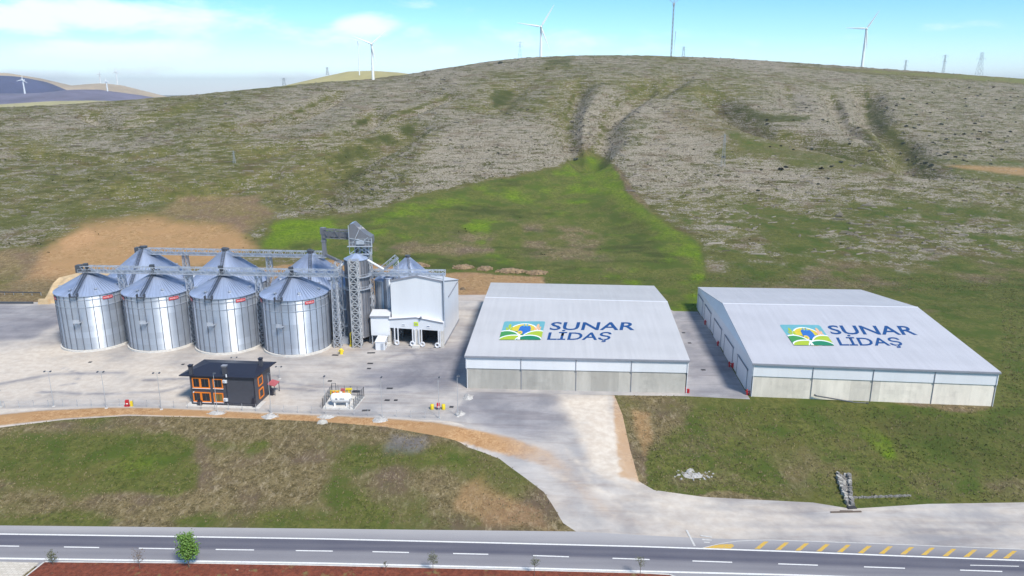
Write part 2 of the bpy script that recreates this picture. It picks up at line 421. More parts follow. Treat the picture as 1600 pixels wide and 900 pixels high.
def masks(x, y, z, region):
    q = np.stack([x, y, z], 1)
    ok = y > 30
    u, v = proj(q)
    u = np.where(ok, u, -5000); v = np.where(ok, v, 3000)
    # break the traced outlines up with world-space noise
    sc = np.clip(900/np.maximum(y, 60), 1, 8)
    j1 = (fbm(x/22, y/22, 11, 4)-.5); j2 = (fbm(x/22+40, y/22, 12, 4)-.5)
    uu = u+j1*26*sc*.55; vv = v+j2*13*sc*.55
    us = u+(fbm(x/6, y/6, 21, 3)-.5)*12; vs = v+(fbm(x/6, y/6, 22, 3)-.5)*6
    m = {k: np.zeros_like(x) for k in CH}
    big = fbm(x/35, y/35, 31, 4); mid = fbm(x/10, y/10, 33, 4); lg = fbm(x/90, y/90, 37, 3)
    def put(k, f, val=1.0):
        m[k] = m[k]*(1-f)+val*f
    hillm = sstep(Y0-5, Y0+45, y)
    # ---- default cover
    m['rock'] = hillm*np.clip(.72+(lg-.5)*.9, .25, 1)
    m['straw'] = (1-hillm)*np.clip(.72+(big-.5)*1.6, 0, 1)
    m['green'] = (1-hillm)*np.clip(.24-(big-.5)*2.0, 0, 1)
    m['green'] += hillm*np.clip((big-.5)*1.3, 0, .35)
    # ---- hill
    for poly, s, val in (([(690,190),(760,180),(850,190),(900,262),(760,290),(660,260)], 20, 1.0),
                         ([(900,170),(945,170),(940,225),(905,228)], 6, 1.0), ([(960,175),(1040,175),(1130,215),(1120,250),(980,265),(940,230)], 14, 1.0),
                         ([(1390,140),(1620,130),(1620,250),(1450,250),(1400,200)], 20, .78), ([(520,130),(700,140),(680,200),(420,240),(380,200)], 25, .85),
                         ([(1120,160),(1350,150),(1350,230),(1190,200)], 12, .95),
                         ([(1000,250),(1160,262),(1300,275),(1300,300),(1080,300),(980,290)], 10, .95)):
        put('rock', soft(uu, vv, poly, s), val)
    put('rock', soft(uu, vv, [(0,250),(450,235),(560,300),(420,360),(250,330),(-400,390),(-400,260)], 25), .45)
    put('rock', soft(uu, vv, [(960,300),(1620,290),(1800,520),(1380,470),(1090,440)], 22), .62)
    put('green', soft(uu, vv, [(960,330),(1300,310),(1620,330),(1900,560),(1450,520),(1350,450),(1100,440)], 25)*np.clip(.3+(mid-.4)*2.2+(big-.5), 0, 1), .8)
    put('green', soft(uu, vv, [(0,330),(420,310),(420,350),(240,345),(60,370),(-300,400),(-300,330)], 18)*.5, .8)
    put('straw', soft(uu, vv, [(1050,150),(1180,200),(1420,262),(1380,290),(1180,250),(1020,190)], 14)*.45)
    put('green', soft(uu, vv, [(1100,190),(1180,220),(1420,265),(1340,275),(1180,245)], 10)*.5)
    for f in (soft(uu, vv, [(640,196),(690,200),(660,226),(600,238),(565,292),(505,296),(492,252),(545,222)], 26)*.55*np.clip(.5+(mid-.4)*2.2, 0, 1),
              soft(uu, vv, [(1140,155),(1200,175),(1270,180),(1260,190),(1190,196)], 7)*.6,
              soft(uu, vv, [(1355,150),(1385,170),(1400,205),(1440,245),(1400,240),(1362,190)], 10)*.4,
              soft(uu, vv, [(950,178),(1000,175),(1045,205),(990,232),(948,205)], 12)*.42*np.clip(.5+(mid-.4)*2.2, 0, 1),
              soft(uu, vv, [(765,138),(805,140),(800,158),(775,168)], 6)*.6, soft(uu, vv, [(850,90),(900,90),(890,108),(850,104)], 6)*.5):
        put('dark', f); m['rock'] *= (1-f*.6)
    for pl, wpx, dep, gw in GUL:
        if wpx > 20: continue
        f = np.exp(-(seg_dist(uu*.35+u*.65, vv*.35+v*.65, pl)/(wpx*.55))**2)*np.clip(.34+(mid-.5)*1.4, 0, .55)
        put('dark', f); m['rock'] *= 1-f
    put('bright', soft(u, vs, [(1230,104),(1350,109),(1500,116),(1700,127),(1700,142),(1560,128),(1400,117)], 2.5)*.45)
    put('straw', soft(u, vs, [(1230,104),(1350,109),(1500,116),(1700,127),(1700,142),(1560,128),(1400,117)], 2.5)*.9); m['rock'] *= 1-soft(u, v, [(1230,104),(1350,109),(1500,116),(1700,127),(1700,142),(1560,128),(1400,117)], 2.5)*.8
    put('orange', soft(uu, v, [(1450,256),(1530,258),(1700,265),(1700,284),(1560,272)], 4)*.55)
    put('green', soft(uu, v, [(1420,245),(1700,252),(1700,300),(1500,276)], 5)*.5)
    # valley fan
    FAN = [(390,388),(430,345),(500,340),(570,330),(660,304),(760,283),(860,264),(905,246),(930,240),(955,255),(985,305),(1040,345),(1085,378),(1102,430),(1092,492),(1050,492),(1010,460),(850,470),(600,430),(500,400)]
    ff = soft(u*.35+uu*.65, v*.35+vv*.65, FAN, 7)
    for k in ('rock', 'dark', 'orange'): m[k] *= 1-ff
    put('straw', ff, .32); put('green', ff, .78)
    put('bright', ff*soft(uu, vv, [(395,392),(440,335),(520,330),(510,372),(440,392)], 10)*.6)
    put('bright', ff*soft(uu, vv, [(560,335),(760,290),(900,270),(960,300),(700,330),(600,360)], 16)*.28)
    put('bright', ff*soft(uu, vv, [(720,355),(770,345),(760,385),(790,400),(750,400)], 8)*.6)
    put('bright', ff*np.exp(-(seg_dist(u, v, [(930,262),(990,322),(1050,362),(1090,395),(1100,440),(1085,490)])/22)**2)*.45); put('bright', ff*np.clip((mid-.44)*2.4, 0, 1)*.62)
    put('dark', ff*soft(uu, vv, [(910,310),(990,320),(1040,370),(1060,440),(980,380)], 14)*.4)
    put('dark', ff*soft(uu, vv, [(600,320),(800,300),(930,320),(700,345)], 16)*.25)
    put('straw', ff*np.clip((fbm(x/34, y/7, 81, 4)-.5)*3, 0, .55)); put('dark', ff*np.clip((fbm(x/26, y/8, 83, 4)-.54)*3, 0, .5))
    for poly, a in (([(590,385),(640,374),(730,364),(775,372),(765,396),(640,402)], .85), ([(805,345),(900,345),(945,372),(930,402),(830,398)], .7), ([(800,385),(1000,400),(980,430),(820,420)], .35), ([(640,330),(860,325),(800,345)], .25)):
        f = ff*soft(uu, vv, poly, 12)*a*np.clip(.45+(mid-.35)*2.0, 0, 1); put('straw', f); m['bright'] *= 1-f; m['green'] *= 1-f*.9
    put('straw', soft(uu, vv, [(935,250),(965,258),(1010,320),(1000,330),(960,290)], 6)*.7)
    # ploughed land behind the silos
    PL = [(25,440),(70,378),(130,348),(230,333),(300,343),(380,352),(400,388),(340,420),(200,440)]
    f = soft(uu*.7+u*.3, vv*.7+v*.3, PL, 20); put('orange', f*.66); 
    for k in ('rock', 'green', 'dark'): m[k] *= 1-f
    put('dark', f*.5)
    put('orange', soft(uu, vv, [(80,372),(130,355),(155,375),(100,392)], 7)*.5, 1.0)
    f = soft(uu, vv, [(235,332),(290,300),(400,305),(440,335),(390,365),(300,345)], 14)*.75
    put('straw', f); m['rock'] *= 1-f*.8; m['orange'] = np.maximum(m['orange'], f*.4)
    f = soft(uu, vv, [(-400,470),(-400,405),(60,385),(90,420),(70,480)], 10)*.8
    put('straw', f); m['rock'] *= 1-f; m['orange'] = np.maximum(m['orange'], f*.35)
    # bare soil strip behind the yard
    f = soft(us, vs, [(230,480),(330,425),(520,405),(640,420),(850,431),(856,470),(600,480)], 3)
    put('orange', f, .55); put('straw', f, .8); m['green'] *= 1-f; m['rock'] *= 1-f; m['bright'] *= 1-f; m['dark'] *= 1-f
    f = soft(us, vs, [(600,404),(650,398),(760,408),(850,424),(850,431),(640,424)], 3)
    put('dark', f*np.clip(.5+(mid-.5)*3, 0, 1)*.8); put('green', f*.8); m['orange'] *= 1-f*.7; m['straw'] *= 1-f*.7
    # ---- embankment, left
    put('green', soft(uu, vv, [(-300,692),(0,684),(130,672),(260,668),(292,690),(300,770),(260,788),(110,764),(0,738),(-300,740)], 22)*np.clip(.72+(mid-.5)*2.2, 0, 1), 1.0)
    f = soft(uu, vv, [(-300,692),(0,684),(130,672),(260,668),(292,690),(300,770),(260,788),(110,764),(0,738),(-300,740)], 22); m['straw'] *= 1-f*.85
    put('bright', ell(uu, vv, 200, 722, 66, 28, .8)*.38); put('straw', ell(uu, vv, 195, 722, 64, 26, .8)*.5)
    for poly, a in (([(300,688),(430,682),(500,690),(420,725),(330,715)], .85), ([(480,690),(620,700),(660,712),(560,740),(500,720)], .8), ([(520,730),(640,750),(640,810),(560,815),(500,780)], .7), ([(670,700),(760,712),(700,735),(660,730)], .8), ([(100,800),(420,806),(500,812),(880,822),(880,826),(400,824),(-100,818),(-100,808)], .9), ([(740,775),(800,770),(790,800),(720,808)], .7)):
        f = soft(uu, vv, poly, 20)*a*np.clip(.55+(mid-.5)*3, 0, 1); put('green', f); m['straw'] *= 1-f*.7
    for poly, a in (([(-300,730),(20,730),(90,765),(80,800),(-300,812)], .8), ([(140,770),(280,785),(480,730),(420,690),(480,720),(520,800),(200,805)], .8), ([(540,735),(700,730),(760,780),(640,800)], .7), ([(690,735),(850,790),(880,822),(640,822),(720,790)], .9), ([(-300,668),(300,655),(680,680),(700,690),(400,680),(240,664),(0,684),(-300,690)], .8)):
        f = soft(uu, vv, poly, 20)*a*np.clip(.6+(mid-.5)*3, 0, 1); put('straw', f); m['green'] *= 1-f*.8
    put('orange', soft(uu, vv, [(760,735),(850,785),(890,825),(800,822),(740,790)], 12)*.45)
    put('stain', soft(uu, vv, [(600,680),(655,680),(655,702),(605,702)], 8)*.7)
    # ---- embankment, right
    f = soft(uu, vv, [(975,622),(1172,628),(1550,640),(2100,640),(2100,795),(1450,790),(1330,798),(1020,770)], 4)
    put('green', f*np.clip(.52+(mid-.5)*1.8+(big-.5)*1.6+.14*sstep(1150, 1450, u), 0, 1)); m['straw'] *= 1-f*(.2+.3*sstep(1150, 1450, u))
    put('dark', f*soft(uu, vv, [(1250,640),(1560,640),(2100,650),(2100,740),(1500,740),(1380,700)], 25)*.45)
    for poly, a in (([(980,618),(1085,618),(1085,660),(1030,690),(1000,720),(985,680)], .95), ([(1040,735),(1130,730),(1200,770),(1050,772)], .6), ([(1520,745),(1640,735),(1640,792),(1540,785)], .9), ([(1230,690),(1330,720),(1310,760),(1200,745)], .3), ([(1390,735),(1480,745),(1470,780),(1400,775)], .5), ([(1120,640),(1300,650),(1250,680),(1100,690)], .28), ([(1560,640),(1700,650),(1700,700),(1540,690)], .3)):
        f2 = soft(uu, vv, poly, 14)*a*np.clip(.5+(mid-.45)*2.4, 0, 1); put('straw', f2); m['green'] *= 1-f2*.8; m['dark'] *= 1-f2
    put('orange', soft(uu, vv, [(990,640),(1030,640),(1020,690),(1000,715),(985,680)], 8)*.5)
    put('bright', soft(us, vs, [(1338,660),(1368,660),(1396,690),(1400,718),(1380,720),(1350,692)], 7)*.62*np.clip(.6+(mid-.4)*2, 0, 1)*1.25)
    put('green', soft(uu, vv, [(1380,450),(1800,440),(2100,640),(1560,645),(1560,585)], 20)*np.clip(.5+(mid-.45)*2, 0, 1)); put('dark', soft(uu, vv, [(1400,470),(1900,470),(1900,680),(1560,660),(1560,580)], 18)*.35*np.clip(.4+(big-.4)*2,0,1))
    put('straw', soft(uu, vv, [(1560,560),(1640,565),(1640,600),(1560,590)], 8)*.6)
    # ---- made ground
    if region == 'track':
        ma = masks(x, y, z, 'access'); s_ = sstep(680, 820, u)
    if region in ('yard', 'track', 'access'):
        for k in CH: m[k][:] = 0
        m['gravel'][:] = 1
        m['dust'] = np.clip(.35+(big-.5)*1.2, 0, .8)
    if region == 'yard':
        m['stain'] = np.clip((lg-.45)*1.2, 0, .3)
        put('dust', soft(uu, vv, [(-400,545),(100,540),(300,570),(300,632),(-400,638)], 20)*.7)
        put('stain', soft(uu, vv, [(560,575),(640,560),(735,520),(735,600),(660,618),(600,606)], 16)*.6); m['dust'] *= 1-soft(uu, vv, [(560,575),(640,560),(735,520),(735,600),(660,618),(600,606)], 16)*.9
        put('stain', soft(uu, v, [(-400,478),(88,478),(96,500),(40,530),(-400,550)], 4)*.55); m['dust'] *= 1-soft(uu, v, [(-400,478),(88,478),(96,500),(40,530),(-400,550)], 4)*.8
        for pl, w in (([(420,596),(500,604),(620,606),(690,590),(715,560)], 1.6), ([(300,588),(420,596)], 1.3), ([(430,606),(520,612),(640,612)], 1.5), ([(560,590),(620,585),(660,568),(650,552),(630,545)], 1.8), ([(640,545),(668,575),(640,598),(560,606)], 1.6), ([(675,545),(690,575),(670,600)], 2), ([(100,575),(125,585),(120,598),(100,602)], 1.2), ([(300,600),(250,612),(160,616),(60,612)], 1.6), ([(600,560),(640,548),(660,544)], 2), ([(225,594),(330,590),(420,592)], 1.5), ([(200,582),(80,585),(0,600)], 2.2), ([(1075,520),(1120,560),(1150,600)], 2.5)):
            f = np.exp(-(seg_dist(us, v, pl)/w)**2); put('stain', f*.5); m['dust'] *= 1-f*.6
        put('stain', soft(uu, v, [(1052,486),(1092,488),(1172,622),(1075,616)], 5)*.42); m['dust'] *= 1-soft(uu, v, [(1052,486),(1092,488),(1172,622),(1075,616)], 5)*.6  # whole lane between the warehouses toned greyer, with less dust
        put('orange', soft(us, vs, [(500,540),(560,538),(570,556),(500,560)], 6)*.25)
        put('orange', soft(uu, vv, [(715,455),(870,455),(860,466),(715,470)], 3)*.3)
    if region == 'track':
        f = soft(us*.4+u*.6, v, OR_TR, 3); put('orange', f*.95); put('dust', np.clip(1-f*1.2, 0, 1)*.8, .9); m['gravel'] = np.clip(1-f*.8, 0, 1)
        for k in CH: m[k] = m[k]*(1-s_)+ma[k]*s_
    if region == 'access':
        m['dust'] = np.clip(.4+(big-.5)*1.0, 0, 1)
        f = soft(us*.4+u*.6, v, OR_TR, 3); put('orange', f*.8*sstep(930, 740, u)); put('orange', soft(uu, vv, [(760,688),(850,702),(930,742),(1010,790),(1060,822),(980,815),(900,770),(850,725)], 26)*.36); 
        put('stain', soft(uu, vv, [(705,655),(735,615),(880,618),(900,660),(840,695),(760,674)], 10)*.45)
        m['dust'] *= 1-soft(uu, vv, [(705,655),(735,615),(860,618),(880,650),(830,690),(760,674)], 10)*.8
        put('dust', soft(us, v, [(872,618),(952,618),(975,700),(990,750),(930,740),(905,690)], 12), .9)
        f = soft(us*.4+u*.6, v, [(955,616),(980,616),(1002,756),(968,745)], 3); put('orange', f*.62); put('dust', f*.4)
        for pl in ([(752,640),(775,622),(788,612)], [(768,655),(790,635),(806,615)]):
            f = np.exp(-(seg_dist(us, v, pl)/2.4)**2); put('straw', f*.7); m['dust'] *= 1-f
        put('orange', soft(uu, vv, [(850,760),(900,775),(910,800),(870,800)], 8)*.25)
        put('straw', soft(us, vs, [(1020,766),(1600,780),(1600,790),(1330,800),(1200,792)], 4)*.4)
        put('stain', soft(uu, vv, [(1000,800),(2100,800),(2100,900),(1000,835)], 12)*.3)
        for pl in ([(860,740),(960,775),(1100,800),(1300,812),(1620,815)], [(900,720),(1000,770),(1150,792),(1620,800)], [(880,700),(930,760),(980,800),(1100,826),(1620,835)], [(1100,810),(1620,828)]):
            f = np.exp(-(seg_dist(u+j1*10, v, pl)/3.0)**2); put('dust', f*.4, 1)
    return m
def set_masks(me, region):
    n = len(me.vertices); co = np.empty(n*3); me.vertices.foreach_get('co', co); co = co.reshape(-1, 3)
    m = masks(co[:, 0], co[:, 1], co[:, 2], region)
    for k, nm in enumerate(('coverA', 'coverB', 'coverC')):
        a = me.color_attributes.new(nm, 'FLOAT_COLOR', 'POINT')
        d = np.ones((n, 4), np.float32)
        for j in range(3): d[:, j] = np.clip(m[CH[k*3+j]], 0, 1)
        a.data.foreach_set('color', d.ravel())
def terrain_mat():
    t = NT('land_cover')
    pos = t.n('ShaderNodeNewGeometry').outputs['Position']
    ch = {}
    for k, nm in enumerate(('coverA', 'coverB', 'coverC')):
        s = t.n('ShaderNodeSeparateColor'); t.lk(t.attr(nm).outputs['Color'], s.inputs[0])
        for j in range(3): ch[CH[k*3+j]] = s.outputs[j]
    nf = t.noise(pos, .55, 6, .65)          # ~2 m
    nff = t.noise(pos, 2.2, 5, .7)          # ~0.5 m tufts
    nm_ = t.noise(pos, .10, 5, .6)          # ~10 m
    nl = t.noise(pos, .022, 4, .55)
    grass_st = t.noise(t.mapping(pos, (.9, .35, 1), (0, 0, .5)), 1.1, 5, .75, .6)
    nmid = t.noise(t.mapping(pos, (1, .6, 1)), .24, 5, .7)
    def cov(name, nz, w=.9, lo=.35, hi=.65):
        nz = t.math('ADD', t.math('MULTIPLY', nz, .45), t.math('MULTIPLY', nmid, .55))
        return t.step(t.math('ADD', ch[name], t.math('MULTIPLY', t.math('SUBTRACT', nz, .5), w)), lo, hi)
    mixn = t.math('ADD', t.math('MULTIPLY', nf, .55), t.math('MULTIPLY', nff, .45))
    # hillside: olive turf with limestone ledges following the contours
    olive = t.mix(t.step(nm_, .35, .65), srgb(108,110,50,.66), srgb(136,130,78,.66))
    olive = t.mix(t.math('MULTIPLY', t.step(nf, .42, .66), .7), olive, srgb(74,80,42,.62))
    st = t.noise(t.mapping(pos, (.05, .05, .62)), 1.0, 6, .66, .5)
    st2 = t.noise(t.mapping(pos, (.15, .15, 1.7), loc=(9, 4, 0)), 1.0, 5, .68, .4)
    led = t.math('ADD', t.math('MULTIPLY', st, .5), t.math('MULTIPLY', st2, .5))
    nf1 = t.noise(pos, 1.1, 4, .75)
    led = t.math('ADD', led, t.math('MULTIPLY', t.math('SUBTRACT', nf, .5), .34)); led = t.math('ADD', led, t.math('MULTIPLY', t.math('SUBTRACT', nf1, .5), .36))
    thr = t.math('SUBTRACT', led, t.math('MULTIPLY', t.math('SUBTRACT', .72, ch['rock']), .22))
    rk = t.math('MULTIPLY', t.step(thr, .475, .545), t.step(ch['rock'], .02, .2))
    crev = t.math('MULTIPLY', t.step(led, .47, .40), t.step(ch['rock'], .1, .5))
    olive = t.mix(t.math('MULTIPLY', crev, .6), olive, srgb(66,64,38,.60))
    rockc = t.mix(t.step(nf1, .36, .66), srgb(128,116,100,.66), srgb(206,196,184,.70))
    col = t.mix(t.math('MULTIPLY', rk, .76), olive, rockc)
    brown = t.step(t.noise(t.mapping(pos, (.05, .05, .25), loc=(3, 8, 2)), 1, 4, .6), .52, .68)
    col = t.mix(t.math('MULTIPLY', brown, .45), col, srgb(118,96,74,.6))
    # dry straw
    strawc = t.mix(t.step(mixn, .36, .64), srgb(94,84,54,.64), srgb(156,140,102,.66))
    strawc = t.mix(t.step(t.noise(pos, .06, 4, .6), .45, .65), strawc, srgb(124,106,88,.62))
    strawc = t.mix(t.math('MULTIPLY', t.step(grass_st, .5, .68), .6), strawc, srgb(196,180,150,.68))
    col = t.mix(cov('straw', mixn, 1.5, .28, .72), col, strawc)
    greenc = t.mix(t.step(mixn, .34, .66), srgb(74,84,36,.66), srgb(122,126,64,.66))
    greenc = t.mix(t.math('MULTIPLY', t.step(grass_st, .46, .66), .55), greenc, srgb(142,136,80,.62))
    greenc = t.mix(t.step(nm_, .45, .62), greenc, srgb(90,106,44,.64))
    col = t.mix(cov('green', mixn, 1.5, .25, .75), col, greenc)
    darkc = t.mix(t.step(nff, .35, .65), srgb(54,64,28,.6), srgb(88,98,48,.62))
    col = t.mix(t.math('MULTIPLY', cov('dark', mixn, .7, .2, .8), .92), col, darkc)
    brc = t.mix(t.step(mixn, .35, .65), srgb(84,118,14,.66), srgb(134,158,40,.68))
    col = t.mix(cov('bright', nf, .5, .15, .85), col, brc)
    orc = t.mix(t.step(mixn, .35, .68), srgb(180,134,90,.70), srgb(224,184,138,.74))
    orc = t.mix(t.step(nm_, .42, .62), orc, srgb(198,156,112,.72))
    concc = t.mix(t.step(nm_, .35, .65), srgb(182,180,182,.66), srgb(206,203,203,.68))
    concc = t.mix(t.math('MULTIPLY', t.step(nff, .5, .75), .3), concc, srgb(160,156,152,.6))
    col = t.mix(cov('gravel', nf, .25, .4, .6), col, concc)
    strk = t.noise(t.mapping(pos, (.05, .30, 1)), 1.0, 6, .68, .8)
    col = t.mix(t.math('MULTIPLY', t.math('MULTIPLY', t.step(strk, .44, .64), ch['gravel']), .62), col, srgb(160,152,152,.62))
    stn = t.mix(t.step(nm_, .3, .7), srgb(126,126,138,.62), srgb(152,150,160,.62))
    col = t.mix(t.math('MULTIPLY', ch['stain'], t.step(t.math('ADD', nl, t.math('MULTIPLY', nf, .4)), .45, .85)), col, stn)
    col = t.mix(t.math('MULTIPLY', ch['stain'], .55), col, stn)
    dst = t.mix(t.step(nf, .3, .7), srgb(224,208,190,.72), srgb(242,230,214,.74))
    col = t.mix(t.math('MULTIPLY', ch['dust'], t.step(t.math('ADD', t.math('MULTIPLY', ch['dust'], .5), nm_), .3, .95)), col, dst)
    col = t.mix(cov('orange', t.math('ADD', t.math('MULTIPLY', nm_, .5), t.math('MULTIPLY', nf, .5)), .55, .1, .9), col, orc)
    t.lk(col, t.b.inputs['Base Color'])
    t.b.inputs['Roughness'].default_value = .95; t.b.inputs['Specular IOR Level'].default_value = .15
    veg = t.math('SUBTRACT', 1.0, ch['gravel'], clamp=True)
    hgt = t.math('ADD', t.math('MULTIPLY', mixn, t.math('MULTIPLY', veg, .8)), t.math('MULTIPLY', rk, 1.1))
    t.bump(hgt, .55, 1.1)
    return t.mat
m_land = terrain_mat()
# ---------------------------------------------------------------- near ground, split along the edges of yard, track and access road
def build_near():
    regs = {'yard': YARD, 'track': TRACK, 'access': ACCESS}
    world = {}
    def gp(px, py):
        zz = 0.0
        a = G(px, py); return (float(a[0]), float(a[1]))
    cache = {}
    X0, X1, YN, YF = -400.0, 400.0, 10.0, 330.0
    pts = []; ed = []; idx = {}
    def vid(p):
        k = (round(p[0], 3), round(p[1], 3))
        if k not in idx: idx[k] = len(pts); pts.append(Vector(k))
        return idx[k]
    def chain(pl, close=True):
        ids = [vid(p) for p in pl]
        if close: ids.append(ids[0])
        for a, b in zip(ids[:-1], ids[1:]):
            if a != b: ed.append((a, b))
    for r, poly in regs.items():
        w = []
        for k in range(len(poly)):
            a = poly[k]
            if a not in cache: cache[a] = gp(*a)
            w.append(cache[a])
        world[r] = w
        den = []
        for a, b in zip(w, w[1:]+w[:1]):
            a, b = (a, b) if a <= b else (b, a)   # same subdivision on shared edges
            n = max(1, int(math.dist(a, b)/1.5)); seq = [(a[0]+(b[0]-a[0])*k/n, a[1]+(b[1]-a[1])*k/n) for k in range(n+1)]
            ids = [vid((min(max(p[0], X0+.5), X1-.5), p[1])) for p in seq]
            ed.extend([(i, j) for i, j in zip(ids[:-1], ids[1:]) if i != j])
    # rim, with the far rim matching the hill grid
    far = [(u, YF) for u in HU*YF]
    rim = [(X0, YN), (X1, YN)]
    chain([(X0, YN), (X1, YN)]+far[::-1])
    ys = 95.0
    while ys < YF-.8:
        hw = ys*.74+8
        st = 1.15 if ys < 215 else 1.5
        xs = np.arange(-hw, hw, st)+rng.uniform(0, st)
        for xx in xs:
            if X0+1 < xx < X1-1: pts.append(Vector((xx+rng.uniform(-.35, .35), ys+rng.uniform(-.35, .35))))
        ys += st
    for xx in np.arange(X0+8, X1-4, 12):
        for yy in np.arange(YN+8, YF-6, 12):
            if yy < 93 or abs(xx) > yy*.74+12: pts.append(Vector((xx+rng.uniform(-2, 2), yy+rng.uniform(-2, 2))))
    V, Ed, Fc, *_ = geometry.delaunay_2d_cdt(pts, sorted(set(ed)), [], 0, 1e-4, False)
    V = np.array([(p.x, p.y) for p in V]); Fc = np.array([f[:3] for f in Fc])
    c = V[Fc].mean(1)
    reg = np.zeros(len(Fc), int)
    for k, r in ((3, 'access'), (2, 'track'), (1, 'yard')):
        reg[pin(c[:, 0], c[:, 1], world[r])] = k
    z = ground_h(V[:, 0], V[:, 1])
    yd = pin(V[:, 0], V[:, 1], world['yard'])
    z = np.where(yd & (V[:, 1] < Y0), z*.0+0, z)
    V3 = np.column_stack([V, z])
    for k, (name, r) in enumerate((('ground', 'ground'), ('yard', 'yard'), ('dirt_track', 'track'), ('access_road', 'access'))):
        fs = Fc[reg == k]; used, inv = np.unique(fs, return_inverse=True)
        me = bpy.data.meshes.new(name); me.from_pydata(V3[used].tolist(), [], inv.reshape(-1, 3).tolist())
        me.polygons.foreach_set('use_smooth', [True]*len(fs)); me.materials.append(m_land); me.update()
        # keep faces up
        o = bpy.data.objects.new(name, me); COL.objects.link(o); o['kind'] = 'structure'
        set_masks(me, r)
_c = np.linspace(-.78, .78, 541)
HU = np.concatenate([np.linspace(-400/330, -.8, 16)[:-1], _c, np.linspace(.8, 400/330, 16)[1:]])
build_near()
def build_hill():
    ys = [330.0]; st = 1.6
    while ys[-1] < 1500: ys.append(ys[-1]+st); st = min(st*1.006, 7)
    ys = np.array(ys); n = len(HU); k = len(ys)
    X = (HU[None, :]*ys[:, None]); Yv = np.repeat(ys[:, None], n, 1)
    x = X.ravel(); y = Yv.ravel(); z = ground_h(x, y)
    fine = (fbm(x/7, y/7, 51, 3)-.5)*1.3*sstep(330, 380, y)
    z = z+fine
    i = np.arange(k-1)[:, None]*n+np.arange(n-1)[None, :]
    F = np.stack([i, i+1, i+n+1, i+n], -1).reshape(-1, 4)
    me = bpy.data.meshes.new('hill'); me.from_pydata(np.column_stack([x, y, z]).tolist(), [], F.tolist())
    me.polygons.foreach_set('use_smooth', [True]*len(F)); me.materials.append(m_land); me.update()
    o = bpy.data.objects.new('hill', me); COL.objects.link(o); o['kind'] = 'structure'
    set_masks(me, 'hill')
build_hill()
def hz(x, y): return gz(x, y)
# ---------------------------------------------------------------- plain to the horizon and the far hills
m_plain = M('far_plain_grass', (.20, .18, .10), .95, 0, .3, .002, spec=.1)
g = MB(); 
g.add([(math.cos(2*math.pi*k/48)*r, math.sin(2*math.pi*k/48)*r, -14) for r in (20, 14000) for k in range(48)], [(k, 48+k, 48+(k+1) % 48, (k+1) % 48) for k in range(48)])
g.poly([(math.cos(2*math.pi*k/48)*20, math.sin(2*math.pi*k/48)*20, -14) for k in range(48)])
tag(g.build('plain', m_plain), kind='structure')
def far_hill(name, D, prof, mat_, depth, base=-14, seed=0):
    """a rounded ridge at distance D whose crest passes through the given sight points"""
    w = [PY(a, b, D) for a, b in prof]; xs = np.array([q[0] for q in w]); zs = np.array([q[2] for q in w])
    X = np.linspace(xs[0], xs[-1], 90); n = 24
    vs = []; fs = []
    for j in range(n+1):
        t = j/n; a = (t-.5)*2
        for xx in X:
            zc = np.interp(xx, xs, zs)
            hgt = max(0.0, math.cos(a*math.pi/2))**1.15
            yy = D+a*depth*(1 if a < 0 else .8)
            nz = (float(fbm(np.array([xx/300.]), np.array([yy/300.]), seed, 3)[0])-.5)*.22*(zc-base)*abs(a)
            vs.append((xx, yy, base+(zc-base)*hgt+nz))
    m = len(X)
    for j in range(n):
        for i in range(m-1): fs.append((j*m+i, j*m+i+1, (j+1)*m+i+1, (j+1)*m+i))
    b = MB(); b.add(vs, fs); return tag(b.build(name, mat_, None, True), kind='structure')
m_far1 = M('scrub_in_cloud_shade', (.05, .055, .13), .95, 0, .3, .006, spec=.1)  # cloud shade and blue haze are put into this base colour
m_far2 = M('dry_grass_slope', (.42, .32, .20), .95, 0, .25, .004, spec=.1)
m_far3 = M('heath_in_haze', (.14, .125, .18), .95, 0, .3, .005, spec=.1)  # bluish haze and cloud shade painted into the heath tone as well
m_far4 = M('ripe_grass_slope', (.36, .32, .15), .95, 0, .18, .006, spec=.1)
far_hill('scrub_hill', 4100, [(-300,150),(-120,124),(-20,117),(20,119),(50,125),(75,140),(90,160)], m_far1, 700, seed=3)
far_hill('dry_hill', 4800, [(-200,126),(-60,113),(10,114),(60,122),(110,134),(160,130),(185,133),(220,142),(262,154),(300,168)], m_far2, 500, seed=4)
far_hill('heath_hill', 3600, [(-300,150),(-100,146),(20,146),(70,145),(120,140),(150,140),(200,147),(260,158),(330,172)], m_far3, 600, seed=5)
far_hill('pale_ridge', 2900, [(-300,166),(0,163),(80,158),(140,157),(260,160),(330,172)], m_far4, 250, seed=8)
far_hill('grass_hill', 1900, [(380,150),(430,137),(470,128),(510,119),(545,111.5),(580,110.5),(620,113),(660,118),(720,130),(760,150)], m_far4, 260, seed=6)
# ---------------------------------------------------------------- asphalt road
def interp_line(pts, xs):
    return np.interp(xs, [p[0] for p in pts], [p[1] for p in pts])
E0 = [(-700,812),(-200,819),(0,821),(500,826),(905,830.5),(1000,836),(1100,841),(1250,845),(1400,850),(1600,859),(1800,868),(2400,900)]
E1 = [(-700,828),(-200,832.5),(0,834.5),(250,838),(500,842),(750,847.8),(1000,854),(1240,862),(1400,868.5),(1600,876),(1800,884),(2400,908)]
E2 = [(-700,843),(-200,850.5),(0,853),(300,858),(580,862),(800,867),(1000,873.8),(1200,880.5),(1400,887.5),(1565,893),(1800,902),(2400,926)]
E3 = [(-700,860),(-200,869.5),(0,872.5),(250,876),(500,880),(800,887),(1000,892.5),(1240,898.5),(1400,904),(1600,911),(1800,919),(2400,943)]
E5 = [(-700,872),(-200,881),(0,884),(500,892),(1000,906),(1600,930),(2400,970)]
ZR = -2.96
